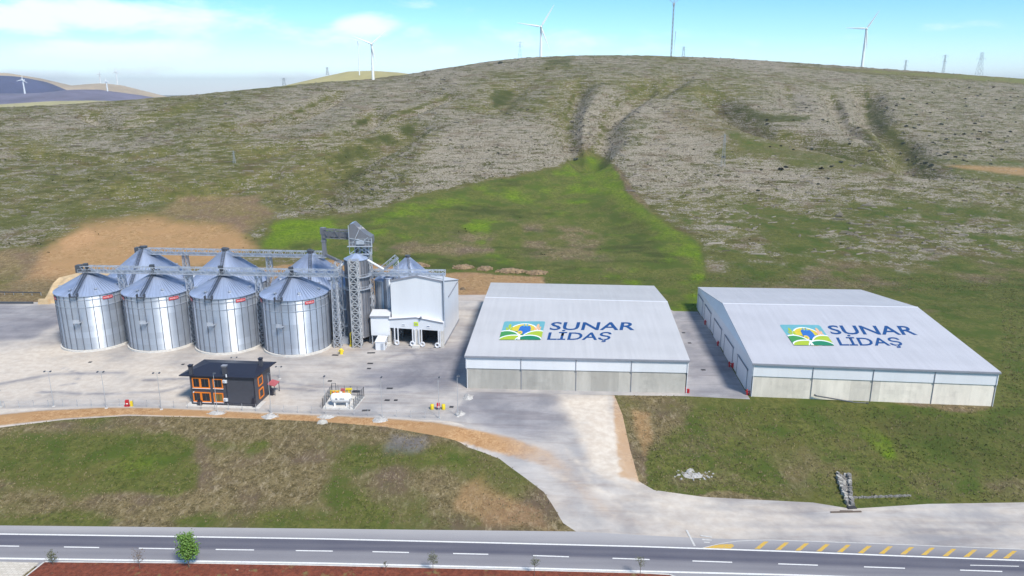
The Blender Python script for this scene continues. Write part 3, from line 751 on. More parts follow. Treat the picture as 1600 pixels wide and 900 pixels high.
def asphalt_mat():
    t = NT('asphalt'); pos = t.n('ShaderNodeNewGeometry').outputs['Position']
    a = t.attr('tone').outputs['Fac']
    n = t.noise(t.mapping(pos, (.02, .5, 1)), 1.2, 5, .6); n2 = t.noise(pos, 3.0, 4, .7); n3 = t.noise(t.mapping(pos, (.05, .12, 1)), 1, 4, .6)
    k = t.math('ADD', a, t.math('MULTIPLY', t.math('SUBTRACT', n, .5), .22))
    k = t.math('ADD', k, t.math('MULTIPLY', t.math('SUBTRACT', n3, .5), .25))
    k = t.math('ADD', k, t.math('MULTIPLY', t.math('SUBTRACT', n2, .5), .12), clamp=True)
    col = t.mix(k, (.075, .075, .105, 1), (.40, .385, .385, 1))
    t.lk(col, t.b.inputs['Base Color']); t.b.inputs['Roughness'].default_value = .85
    t.b.inputs['Specular IOR Level'].default_value = .3
    return t.mat
m_asph = asphalt_mat()
def road_paint(name, col, wear):
    t = NT(name); pos = t.n('ShaderNodeNewGeometry').outputs['Position']
    n = t.noise(pos, 2.4, 4, .7)
    t.lk(t.mix(t.math('MULTIPLY', t.step(n, .45, .7), wear), col, (.3, .29, .3, 1)), t.b.inputs['Base Color'])
    t.b.inputs['Roughness'].default_value = .7
    return t.mat
m_line = road_paint('white_road_paint', (.74, .73, .71, 1), .35)
m_yline = road_paint('yellow_road_paint', (.58, .36, .04, 1), .75)
m_fade = road_paint('worn_white_paint', (.55, .54, .52, 1), .5)
def ribbon(name, la, lb, z, mat_, tone=None, n=160, across=1, parent=None, x0=-700, x1=2400):
    xs = np.linspace(x0, x1, n); b = MB()
    ya = interp_line(la, xs); yb = interp_line(lb, xs)
    A = [P(x, y, ZR) for x, y in zip(xs, ya)]; B = [P(x, y, ZR) for x, y in zip(xs, yb)]
    vs = []
    for p, q in zip(A, B):
        for k in range(across+1):
            r = p+(q-p)*k/across; vs.append((r[0], r[1], z))
    m = across+1
    fs = [(i*m+k, i*m+k+1, (i+1)*m+k+1, (i+1)*m+k) for i in range(n-1) for k in range(across)]
    b.add(vs, [f[::-1] for f in fs]); o = b.build(name, mat_, parent)
    return o
def road():
    xs = np.linspace(-700, 2400, 220)
    L = [interp_line(e, xs) for e in (E0, E1, E2, E3, E5)]
    # tone across the width: pale shoulder, dark far lane, mid near lane
    prof = [(0, .0, .84), (0, .25, .80), (0, .7, .62), (0, .98, .50), (1, .02, .16), (1, .25, .10), (1, .5, .16), (1, .8, .08), (1, .97, .2), (2, .03, .36), (2, .25, .46), (2, .5, .42), (2, .8, .50), (2, .98, .56), (3, .5, .6), (3, 1, .6)]
    vs = []; tone = []
    for i, x in enumerate(xs):
        W = [P(x, l[i], ZR) for l in L]
        for s, t, c in prof:
            r = W[s]+(W[s+1]-W[s])*t; vs.append((r[0], r[1], ZR))
            if s == 0: c = c-.2*float(np.clip((x-1000)/300, 0, 1))
            if s == 2: c = c-.12*float(np.clip((x-900)/600, 0, 1))
            tone.append(c)
    m = len(prof)
    fs = [(i*m+k, (i+1)*m+k, (i+1)*m+k+1, i*m+k+1)[::-1] for i in range(len(xs)-1) for k in range(m-1)]
    b = MB(); b.add(vs, fs); o = b.build('road', m_asph); o['kind'] = 'structure'
    a = o.data.attributes.new('tone', 'FLOAT', 'POINT'); a.data.foreach_set('value', tone)
    off = lambda l, d: [(x, y+d) for x, y in l]
    z = ZR+.012
    ribbon('edge_line', off(E1, -1.0), off(E1, .9), z, m_line, parent=o)
    ribbon('edge_line', off(E3, -1.2), off(E3, 1.3), z, m_line, parent=o)
    b = MB()
    ds = [(-185,-130),(-85,-32),(-25,30),(100,155),(217,273),(337,397),(462,520),(582,639),(708,763),(833,889),(957,1015),(1082,1144),(1216,1278),(1350,1414),(1500,1566),(1650,1720)]
    for x0, x1 in ds:
        y0, y1 = interp_line(E2, [x0, x1])
        q = [P(x0, y0-.75, ZR), P(x0, y0+.75, ZR), P(x1, y1+.75, ZR), P(x1, y1-.75, ZR)]
        b.quad(*[(p[0], p[1], z) for p in q])
    q = [P(1516, 882.6, ZR), P(1516, 883.6, ZR), P(1592, 885.4, ZR), P(1592, 884.4, ZR)]
    b.quad(*[(p[0], p[1], z) for p in q])
    b.build('lane_line', m_line, o)
    b = MB()
    cv = [(575,628),(655,632),(733,635),(815,638),(896,641),(978,645),(1060,647),(1143,650),(1225,652),(1308,657),(1390,660),(1475,661),(1545,665)]
    for x, y in cv:
        X = 960+x/2.5; Y = 600+y/2.5
        q = [(X-11, Y+6.3), (X-2.5, Y+6.5), (X+11, Y-5), (X+4, Y-5.2)]
        q = [P(a, c, ZR) for a, c in q]; b.quad(*[(p[0], p[1], z) for p in q])
    nose = [(1099,856.2),(1112,852.5),(1128,850.6),(1144,850.2),(1147,853),(1142,857.2),(1125,857)]
    b.poly([(p[0], p[1], z) for p in [P(a, c, ZR) for a, c in nose]])
    b.build('hatch_marking', m_yline, o)
    hl = [(1098,856.2),(1125,849.5),(1152,845.5),(1200,843.6),(1360,849),(1600,858.5),(1900,871)]
    ribbon('edge_line', off(hl, -.45), off(hl, .45), z+.004, m_fade, parent=o, x0=1098, x1=1900, n=60)
    b = MB()
    for q in ([(1071,828),(1074,828),(1087,853),(1084,853.5)], [(1094,836),(1112,838.5),(1113,840.5),(1095,838)], [(1097,842),(1112,843.5),(1112,845),(1097,844)], [(1100,846.5),(1109,847.2),(1109,848.6),(1100,848)]):
        w = [P(a, c, ZR) for a, c in q]; b.quad(*[(p[0], p[1], -2.93) for p in w])
    b.build('stop_marking', m_fade, o)
road()
# red soil median with a kerb, and the paved end
def soil_mat():
    t = NT('red_soil'); pos = t.n('ShaderNodeNewGeometry').outputs['Position']
    n = t.noise(pos, 1.6, 6, .7); n2 = t.noise(pos, .35, 4, .6)
    c = t.mix(t.step(n, .3, .7), srgb(112,52,32,.62), srgb(160,84,58,.64))
    c = t.mix(t.math('MULTIPLY', t.step(n2, .58, .70), .8), c, srgb(150,136,84,.6))
    c = t.mix(t.step(t.noise(pos, .5, 3, .5), .70, .74), c, srgb(206,178,150,.66))
    t.lk(c, t.b.inputs['Base Color']); t.b.inputs['Roughness'].default_value = .95; t.bump(n, .6, .3)
    return t.mat
MED = [(70,879.5),(300,881.5),(500,885),(700,889.5),(900,894.5),(1000,897),(1046,899.5),(1060,905),(1080,960),(-20,960),(44,900)]
w = [P(a, c, ZR) for a, c in MED]
b = MB(); b.slab([(p[0], p[1]) for p in w], ZR-.05, ZR+.14)
tag(b.build('median_soil', soil_mat()), kind='structure')
b = MB(); cx = np.mean([p[:2] for p in w], 0)
n_ = len(w)
for k in range(n_):
    a, c = w[k][:2], w[(k+1) % n_][:2]
    d = (c-a)/np.linalg.norm(c-a); nr = np.array([d[1], -d[0]]);
    if np.dot(nr, cx-a) > 0: nr = -nr
    b.hexa([(*(a), ZR-.05), (*(c), ZR-.05), (*(c+nr*.28), ZR-.05), (*(a+nr*.28), ZR-.05)], [(*(a), ZR+.16), (*(c), ZR+.16), (*(c+nr*.28), ZR+.16), (*(a+nr*.28), ZR+.16)])
tag(b.build('kerb', m_kerb), kind='structure')
def paving():
    t = NT('beige_paving'); pos = t.n('ShaderNodeNewGeometry').outputs['Position']
    br = t.n('ShaderNodeTexBrick'); t.lk(pos, br.inputs[0]); br.inputs['Scale'].default_value = 1; br.inputs['Brick Width'].default_value = .9; br.inputs['Row Height'].default_value = .45
    br.inputs['Color1'].default_value = (.5, .45, .38, 1); br.inputs['Color2'].default_value = (.6, .55, .48, 1); br.inputs['Mortar'].default_value = (.34, .3, .25, 1); br.inputs['Mortar Size'].default_value = .03
    t.lk(br.outputs[0], t.b.inputs['Base Color']); t.b.inputs['Roughness'].default_value = .9; return t.mat
w2 = [P(a, c, ZR) for a, c in [(-500,873),(0,878.5),(64,880),(38,900),(-26,960),(-500,960)]]
b = MB(); b.slab([(p[0]-.35, p[1]) for p in w2], ZR-.05, ZR+.13); tag(b.build('pavement', paving()), kind='structure')
# ---------------------------------------------------------------- grain silos
def tone_attr(o, f=None, lo=0, hi=1):
    n = len(o.data.polygons); a = o.data.attributes.new('tone', 'FLOAT', 'FACE')
    a.data.foreach_set('value', [f(k) if f else random.uniform(lo, hi) for k in range(n)])
    return o
def make_silo(label, r, h, rise, n, group, plates):
    t = thing('grain_silo', label, 'silo', group=group)
    b = MB(); b.lathe([(r+.55, 0), (r+.55, .55), (r+.1, .62)], 56); b.build('concrete_base', m_concbase, t)
    # wall of panel rings
    rings = 9; seg = n*2; b = MB(); z0 = .6
    prof = [(r, z0+(h-z0)*k/rings) for k in range(rings+1)]
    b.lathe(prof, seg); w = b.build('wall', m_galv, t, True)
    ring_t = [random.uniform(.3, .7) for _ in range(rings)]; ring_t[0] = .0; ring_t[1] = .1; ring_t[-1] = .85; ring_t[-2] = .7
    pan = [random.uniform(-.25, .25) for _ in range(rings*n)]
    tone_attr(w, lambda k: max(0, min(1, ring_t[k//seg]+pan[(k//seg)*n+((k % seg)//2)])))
    b = MB()
    for k in range(n):
        a = 2*math.pi*k/n; c, s = math.cos(a), math.sin(a)
        b.bar(((r+.09)*c, (r+.09)*s, z0), ((r+.09)*c, (r+.09)*s, h-.1), .14, .14)
    b.build('wall_stiffener', m_seam, w)
    b = MB()
    for zz in (h*.80, h*.93): b.lathe([(r+.02, zz-.07), (r+.17, zz-.07), (r+.17, zz+.07), (r+.02, zz+.07)], 56)
    b.build('wind_ring', m_steel, w)
    # roof cone of ribbed sectors
    b = MB(); ns = n*2; prof = [(r+.35, h-.12), (r+.35, h+.05), (r*.55, h+rise*.47), (1.1, h+rise)]
    b.lathe(prof, ns); rf = b.build('roof', m_galvroof, t); tone_attr(rf, None, .2, .8)
    b = MB()
    for k in range(ns):
        a = 2*math.pi*(k+.5)/ns; c, s = math.cos(a), math.sin(a)
        b.bar(((r+.3)*c, (r+.3)*s, h+.12), (1.15*c, 1.15*s, h+rise+.04), .10, .14)
    b.build('roof_rib', m_galvroof, rf)
    b = MB(); b.lathe([(1.1, h+rise-.1), (1.1, h+rise+.8), (1.3, h+rise+.8), (1.3, h+rise+.95), (0, h+rise+1.1)], 20); b.build('roof_collar', m_steeldk, rf)
    # ladder up the wall and the roof stair
    la = R_(-86); c, s = math.cos(la), math.sin(la); tx, ty = -s, c
    b = MB()
    for o_ in (-.35, .35): b.bar(((r+.5)*c+tx*o_, (r+.5)*s+ty*o_, .6), ((r+.5)*c+tx*o_, (r+.5)*s+ty*o_, h+.9), .07)
    z = 1.0
    while z < h: b.bar(((r+.5)*c-tx*.35, (r+.5)*s-ty*.35, z), ((r+.5)*c+tx*.35, (r+.5)*s+ty*.35, z), .05); z += .6
    for zz in (h*.55,):
        b.box(((r+.9)*c, (r+.9)*s, zz), (1.5, 1.8, .1), 0, la)
        b.box(((r+1.6)*c, (r+1.6)*s, zz+.55), (.06, 1.8, 1.0), 0, la)
    b.build('ladder', m_steel, t)
    b = MB()
    for o_ in (-.4, .4):
        b.bar(((r+.3)*c+tx*o_, (r+.3)*s+ty*o_, h+.55), (1.3*c+tx*o_, 1.3*s+ty*o_, h+rise+.5), .12)
        b.bar(((r+.3)*c+tx*o_, (r+.3)*s+ty*o_, h+1.35), (1.3*c+tx*o_, 1.3*s+ty*o_, h+rise+1.4), .06)
    for k in range(24):
        f = k/23; rr = r+.3+(1.3-r-.3)*f; zz = h+.5+(rise)*f
        b.bar((rr*c-tx*.4, rr*s-ty*.4, zz), (rr*c+tx*.4, rr*s+ty*.4, zz), .2, .05)
    b.box(((r+.6)*c, (r+.6)*s, h+.1), (1.4, 2.2, .1), 0, la)
    for o_ in (-1.1, 1.1): b.box(((r+.7)*c+tx*o_, (r+.7)*s+ty*o_, h+.65), (1.2, .05, 1.0), 0, la)
    b.build('roof_stair', m_steeldk, t)
    for k in range(5):
        a = R_(-155+k*52); c, s = math.cos(a), math.sin(a); rr = r*.80; zz = h+rise*.2
        b = MB(); b.box((rr*c, rr*s, zz+.3), (.7, .6, .6), 0, a); b.box(((rr+.2)*c, (rr+.2)*s, zz+.62), (1.0, .8, .08), 0, a)
        b.build('roof_vent', m_galv, rf)
    for a in plates:
        a = R_(a); b = MB()
        rr = r+.24; wd = 2.9; k2 = 8; vs = []; zc = h-1.15
        for k in range(k2+1):
            aa = a+(k/k2-.5)*wd/rr
            vs += [(rr*math.cos(aa), rr*math.sin(aa), zc-.45), (rr*math.cos(aa), rr*math.sin(aa), zc+.45)]
        b.add(vs, [(2*k, 2*k+2, 2*k+3, 2*k+1) for k in range(k2)])
        p = b.build('name_plate', m_red, t); p['label'] = 'red name plate reading MYSILO under the eave'
        letters('MYSILO', p, m_lettw, lambda u, v: ((rr+.03)*math.cos(a+(u-.5)*2.35/rr), (rr+.03)*math.sin(a+(u-.5)*2.35/rr), zc-.24+v*.48))
    return t
def letters(txt, parent, mat_, fn, name='plate_lettering', off=.0):
    """text as a mesh; fn maps (0..1 along the word, 0..1 baseline to cap height) to a point"""
    cu = bpy.data.curves.new('txt', 'FONT'); cu.body = txt; cu.resolution_u = 3; cu.offset = off
    o = bpy.data.objects.new('txt', cu); COL.objects.link(o); bpy.context.view_layer.update()
    dg = bpy.context.evaluated_depsgraph_get()
    me = bpy.data.meshes.new_from_object(o.evaluated_get(dg))
    n = len(me.vertices); co = np.empty(n*3); me.vertices.foreach_get('co', co); co = co.reshape(-1, 3)
    bpy.data.objects.remove(o)
    x0, x1 = co[:, 0].min(), co[:, 0].max(); cap = .729
    out = []
    for x, y, _ in co: out += list(map(float, fn((x-x0)/(x1-x0), y/cap)))
    me.vertices.foreach_set('co', out); me.name = name; me.materials.clear(); me.materials.append(mat_); me.update()
    # faces outwards is not needed: both sides shade alike
    q = bpy.data.objects.new(name, me); COL.objects.link(q); q.parent = parent
    return q
SIL = [(155,550,463,428),(257,551,465,430),(361,554,468,433),(466,557,470,437)]
FR = []
front_labels = ['front-row galvanised grain silo at the open gravel end of the row', 'front-row grain silo second from the gravel end of the row', 'front-row grain silo rising just behind the dark house', 'front-row galvanised grain silo next to the grey elevator tower']
base_silo = None
for k, (px, by, ey, ay) in enumerate(SIL):
    q = P(px+(0, .5, 0, 1)[k], by-17); c = q[:2]
    if base_silo is None:
        base_silo = make_silo(front_labels[0], 9.8, 17.2, 4.9, 30, 'front row of grain silos', (-36, -136)); o = base_silo
        o.location = (float(c[0]), float(c[1]), 0)
        o.rotation_euler = (0, 0, R_(0))
    else:
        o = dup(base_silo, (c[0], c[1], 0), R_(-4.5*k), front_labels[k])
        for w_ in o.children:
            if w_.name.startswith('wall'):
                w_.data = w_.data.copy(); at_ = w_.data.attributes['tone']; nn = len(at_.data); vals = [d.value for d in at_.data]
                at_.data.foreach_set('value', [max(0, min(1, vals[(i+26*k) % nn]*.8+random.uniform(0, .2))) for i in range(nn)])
    FR.append(c)
rear_labels = ['large rear-row silo at the ploughed-field end of the row', 'large rear-row silo in the middle, behind the front row', 'large rear-row silo with bright blue roof beside the elevator tower', 'rear-row silo behind the elevator tower and the slim hopper silos']
RR = [P(230.5, 432, 14.6), P(357, 436, 14.6), P(489, 440, 14.6), P(616, 444, 14.6)]
rs = make_silo(rear_labels[0], 13.0, 14.6, 9.6, 38, 'rear row of larger grain silos', ())
rs.location = (float(RR[0][0]), float(RR[0][1]), 0)
for k in (1, 2, 3):
    o = dup(rs, (RR[k][0]+(3 if k == 3 else 0), RR[k][1]+(12 if k == 3 else 0), 0), R_(3*k), rear_labels[k])
    if k == 3: o.scale = (.74, .74, .86)
# ---------------------------------------------------------------- conveyor bridges
def conveyor(label, a, b_, legs, w=1.6, h=1.9, heads=()):
    a = Vector(a); b_ = Vector(b_)
    t = thing('conveyor_bridge', label, 'conveyor bridge', (a.x, a.y, 0), 0, 'conveyor bridges over the silos')
    o = Vector((a.x, a.y, 0)); A = a-o; B = b_-o
    m = MB(); m.truss(A, B, w, h, 1.9, .11); m.build('truss', m_steel, t)
    m = MB(); m.bar(A+Vector((0, 0, .5)), B+Vector((0, 0, .5)), w*.45, .6); m.build('conveyor_casing', m_galv, t)
    d = (B-A).normalized(); s = d.cross(Vector((0, 0, 1))).normalized()
    m = MB(); m.bar(A+s*(w/2+.5)+Vector((0, 0, .1)), B+s*(w/2+.5)+Vector((0, 0, .1)), .9, .08)
    L = (B-A).length
    for k in range(int(L/2.4)+1):
        p = A+d*min(L, k*2.4)+s*(w/2+.92); m.bar(p, p+Vector((0, 0, 1.1)), .06)
    for zz in (.55, 1.1): m.bar(A+s*(w/2+.92)+Vector((0, 0, zz)), B+s*(w/2+.92)+Vector((0, 0, zz)), .06)
    m.build('walkway', m_steel, t)
    for f, z0 in legs:
        p = A.lerp(B, f); m = MB(); m.mast((p.x, p.y), 2.1, 1.5, z0, p.z, 2.0, .12); m.build('support_tower', m_steel, t)
    for f in heads:
        p = A.lerp(B, f); m = MB(); m.box((p.x, p.y, p.z-.3), (1.5, 1.5, .9)); m.box((p.x-.3, p.y, p.z+1.0), (.8, .9, 2.2)); m.box((p.x-.5, p.y, p.z+2.3), (1.2, 1.0, .7)); m.build('drive_unit', m_steeldk, t)
    m = MB(); m.box((A.x-.5, A.y, A.z+1.0), (1.4, 1.9, 2.3)); m.build('end_drive', m_steeldk, t)
    return t
zf = 23.0
f0 = (FR[0][0]-2.2, FR[0][1], hfit(FR[0][0], FR[0][1], 424.5)); f3 = (FR[3][0]+14, FR[3][1]-1.2, hfit(FR[3][0], FR[3][1], 430))
Lf = f3[0]-f0[0]
conveyor('lower lattice conveyor bridge along the tops of the front silos', f0, f3, [((FR[k][0]+FR[k+1][0])/2/Lf-f0[0]/Lf, 0) for k in range(3)]+[(.98, 0)], heads=[(FR[k][0]-f0[0])/Lf for k in range(4)])
r0 = (RR[0][0]-1.6, RR[0][1], hfit(RR[0][0], RR[0][1], 396)); r3 = (RR[2][0]+5, RR[2][1], hfit(RR[2][0], RR[2][1], 402))
Lr = r3[0]-r0[0]
conveyor('long lattice conveyor bridge along the tops of the rear silos', r0, r3, [((RR[k][0]+RR[k+1][0])/2/Lr-r0[0]/Lr, 0) for k in range(2)], heads=[(RR[k][0]-r0[0])/Lr for k in range(3)])
rx = P(578, 430, 20.2); ry = P(696, 431, 20.0)
conveyor('lattice conveyor bridge reaching from the tower across the white intake hall', (rx[0], rx[1], 20.3), (ry[0], ry[1], 20.1), [(.36, 0)], w=1.5, h=1.7)
ia, ib = PY(588, 433, 236), PY(622, 405, 236)
conveyor('short inclined lattice conveyor rising behind the tower beside the rear silo', ia, ib, [(.9, 0)], w=1.6, h=1.7)
# ---------------------------------------------------------------- elevator tower
def tower():
    c = P(562, 536); x0, y0 = c[0], c[1]+1.5
    t = thing('elevator_tower', 'tall grey elevator tower with a ribbed round bin and lattice shaft', 'tower', (x0, y0, 0))
    hz_ = lambda py, dy=0: hfit(x0, y0+dy, py)
    zb, zt = 2.6, hz_(404)
    r = 3.45
    b = MB(); n = 30; rings = 12
    prof = [(r, zb+(zt-zb)*k/rings) for k in range(rings+1)]; b.lathe(prof, n); w = b.build('round_bin', m_galvold, t, True); tone_attr(w, None, .1, .9)
    b = MB()
    for k in range(20):
        a = 2*math.pi*k/20; b.bar(((r+.08)*math.cos(a), (r+.08)*math.sin(a), zb), ((r+.08)*math.cos(a), (r+.08)*math.sin(a), zt), .14)
    b.build('bin_stiffener', m_seam, w)
    b = MB()
    for zz in (zt-5.2, zt-9.0):
        b.lathe([(r+.05, zz), (r+1.0, zz), (r+1.0, zz+.14), (r+.05, zz+.14)], 28)
        b.lathe([(r+.95, zz+.95), (r+1.02, zz+.95), (r+1.02, zz+1.03), (r+.95, zz+1.03)], 28)
        for k in range(18):
            a = 2*math.pi*k/18; b.bar(((r+.98)*math.cos(a), (r+.98)*math.sin(a), zz), ((r+.98)*math.cos(a), (r+.98)*math.sin(a), zz+1), .06)
    b.build('gallery', m_steel, t)
    b = MB(); b.lathe([(r, zb), (r+.12, zb-.3), (.7, .7), (.7, .5)], n); b.build('hopper', m_galvold, t)
    b = MB(); b.lathe([(r+.2, zt-.05), (r+.2, zt+.1), (.8, zt+1.5), (0, zt+1.6)], n); rf = b.build('bin_roof', m_galvroof, t); tone_attr(rf)
    for k in range(8):
        a = 2*math.pi*(k+.5)/8; b = MB(); b.bar(((r+.1)*math.cos(a), (r+.1)*math.sin(a), 0), ((r+.1)*math.cos(a), (r+.1)*math.sin(a), zb+.6), .34); b.build('leg', m_steeldk, t)
    b = MB(); b.mast((.15, -r-1.3), 2.5, 2.5, 0, zt+.6, 2.3, .17); b.build('lattice_shaft', m_pole, t)
    # elevator legs behind, rising to the head house
    zh = hz_(384, 3); zk = hz_(354, 3)
    b = MB(); b.mast((1.2, r+2.0), 4.6, 4.2, 0, zh, 2.6, .17); b.build('rear_lattice_shaft', m_steel, t)
    for dx in (-.7, .5, 1.5, 2.7):
        b = MB(); b.box((dx, r+1.6, (zh+.3)/2), (.62, .9, zh+.3)); o = b.build('elevator_leg', m_galvold, t); tone_attr(o)
    for dx in (.4, 2.2):
        b = MB(); b.cyl((dx, r+.6, zt-3), (dx, r+.6, zh), .34, n=8); b.build('down_pipe', m_galv, t)
    # head house: a covered platform with a hooded, sloping roof
    b = MB(); y1 = r+1.8
    prof = [(-2.3, zh), (4.2, zh), (4.5, zh+.9), (4.4, zh+2.6), (2.3, zh+3.9), (-1.0, zk+1.0), (-2.1, zk+.6), (-2.5, zh+2.6)]
    for yy, s in ((y1-2.2, 1), (y1+2.2, 1)): b.poly([(x, yy, z) for x, z in (prof if yy > y1 else prof)])
    for k in range(len(prof)):
        (xa, za), (xb, zb2) = prof[k], prof[(k+1) % len(prof)]
        b.quad((xa, y1-2.2, za), (xb, y1-2.2, zb2), (xb, y1+2.2, zb2), (xa, y1+2.2, za), 1 if k in (5,) else 0)
    hd = b.build('head_house', [m_galvold, m_galvroof], t); tone_attr(hd)
    b = MB()
    for zz in (zh+.9, zh+2.1): b.bar((-2.6, y1-2.3, zz), (4.6, y1-2.3, zz), .12, .12)
    for xx in np.linspace(-2.5, 4.5, 8): b.bar((xx, y1-2.3, zh), (xx, y1-2.3, zh+2.2), .09)
    b.box((.9, y1-2.9, zh-.05), (7.6, 1.3, .12))
    for q0, q1 in (((-2.4, zh+2.4), (4.3, zh+1.2)), ((-2.4, zk+.4), (-2.4, zh-2.5)), ((4.4, zh+2.4), (4.4, zh-2.5)), ((-2.2, zh-2.4), (1, zh)), ((4.3, zh-2.4), (1.2, zh)), ((-1.2, zh+1), (1.5, zk+.4)), ((.2, zh+.4), (3.4, zh+2.6)), ((-2.4, zh-2.5), (4.4, zh-2.5))): b.bar((q0[0], y1-2.45, q0[1]), (q1[0], y1-2.45, q1[1]), .2)
    b.build('head_railing', m_steel, hd)
    b = MB(); b.box((1.0, y1-2.5, zh+1.1), (2.4, .5, 1.1)); b.build('drive_motor', m_steel, hd)
    # side duct and its drop leg over the rear row
    zl = hz_(357, 4); xl = P(505, 370, zl)[0]-x0
    q = PY(505, 362, y0+y1); xl = q[0]-x0; zl = q[2]
    b = MB(); qa = PY(508, 371, y0+y1)[2]; qb = PY(541, 373, y0+y1)[2]; b.truss((xl, y1, qa), (-2.2, y1, qb), 1.7, 2.6, 1.6, .16); b.bar((xl, y1, qa+1.2), (-2.2, y1, qb+1.2), 1.2, 1.5); b.build('side_conveyor', m_galvold, t)
    zq = PY(505, 399, y0+y1)[2]
    b = MB(); b.box((xl, y1, (zl+zq)/2), (1.15, 1.15, zl-zq)); b.box((xl, y1, zl+.3), (1.6, 1.5, 2.0)); b.box((xl, y1, zl-2.9), (1.5, 1.4, .5)); o = b.build('drop_leg', m_galvold, t); tone_attr(o)
    b = MB(); b.bar((xl, y1, zq+.3), (-3.0, r*.6, zt-2.6), .9, .7); b.build('inclined_chute', m_galvold, t)
    b = MB(); b.cyl((r*.7, 0, zt+.2), (r+4.6, 1.0, zt-3.6), .36, n=8); b.cyl((-r*.7, -.5, zt-.4), (-r-2.6, -.5, zt-3.4), .34, n=8); b.build('discharge_pipe', m_white, t)
    # zig-zag stair tower at the side
    b = MB(); sx = -r-2.0; w = 1.9
    b.mast((sx, -.4), w, w, 0, zt-1, 2.7, .1)
    k = 0; z = 0
    while z < zt-3.5:
        a, c = (sx-w/2, sx+w/2) if k % 2 else (sx+w/2, sx-w/2)
        b.bar((a, -1.1, z), (c, -1.1, z+2.7), .75, .12); b.bar((a, -1.5, z+1), (c, -1.5, z+3.7), .06)
        b.box((c+(.5 if c > sx else -.5), -.6, z+2.7), (1.2, 1.7, .1)); b.box((c+(1.0 if c > sx else -1.0), -.6, z+3.25), (.06, 1.7, 1.0))
        z += 2.7; k += 1
    b.build('stair_tower', m_steel, t)
    return t, x0, y0
TW, tx0, ty0 = tower()
# slim hopper silos between the tower and the hall
for px, rad, zt, lab in ((600, 2.5, 17.8, 'slim silver hopper silo nearest the elevator tower, blue cone roof'), (609.5, 1.5, 18.6, 'slim silver hopper silo hard against the white intake hall')):
    yh = 226 if rad > 2 else 222.5; q = PY(px, 486, yh); zt = hfit(q[0], yh, 437 if rad > 2 else 434); t = thing('hopper_silo', lab, 'silo', (q[0], yh, 0), 0, 'slim hopper silos')
    b = MB(); b.lathe([(rad, 2.4+(zt-2.4)*k/8) for k in range(9)], 24); w = b.build('wall', m_galv, t, True); tone_attr(w, None, .2, 1)
    b = MB()
    for k in range(12):
        a = k*math.pi/6; b.bar(((rad+.05)*math.cos(a), (rad+.05)*math.sin(a), 2.4), ((rad+.05)*math.cos(a), (rad+.05)*math.sin(a), zt), .11)
    b.build('wall_stiffener', m_seam, w)
    b = MB(); b.lathe([(rad+.15, zt-.05), (rad+.15, zt+.1), (.35, zt+rad*.75), (0, zt+rad*.8)], 24); o = b.build('roof', m_galvroof, t); tone_attr(o)
    b = MB(); b.lathe([(rad, 2.4), (.4, .7), (.4, .4)], 24); b.build('hopper', m_galvold, t)
    for k in range(4):
        a = math.pi/4+k*math.pi/2; b = MB(); b.bar((rad*math.cos(a), rad*math.sin(a), 0), (rad*math.cos(a), rad*math.sin(a), 3), .25); b.build('leg', m_steeldk, t)
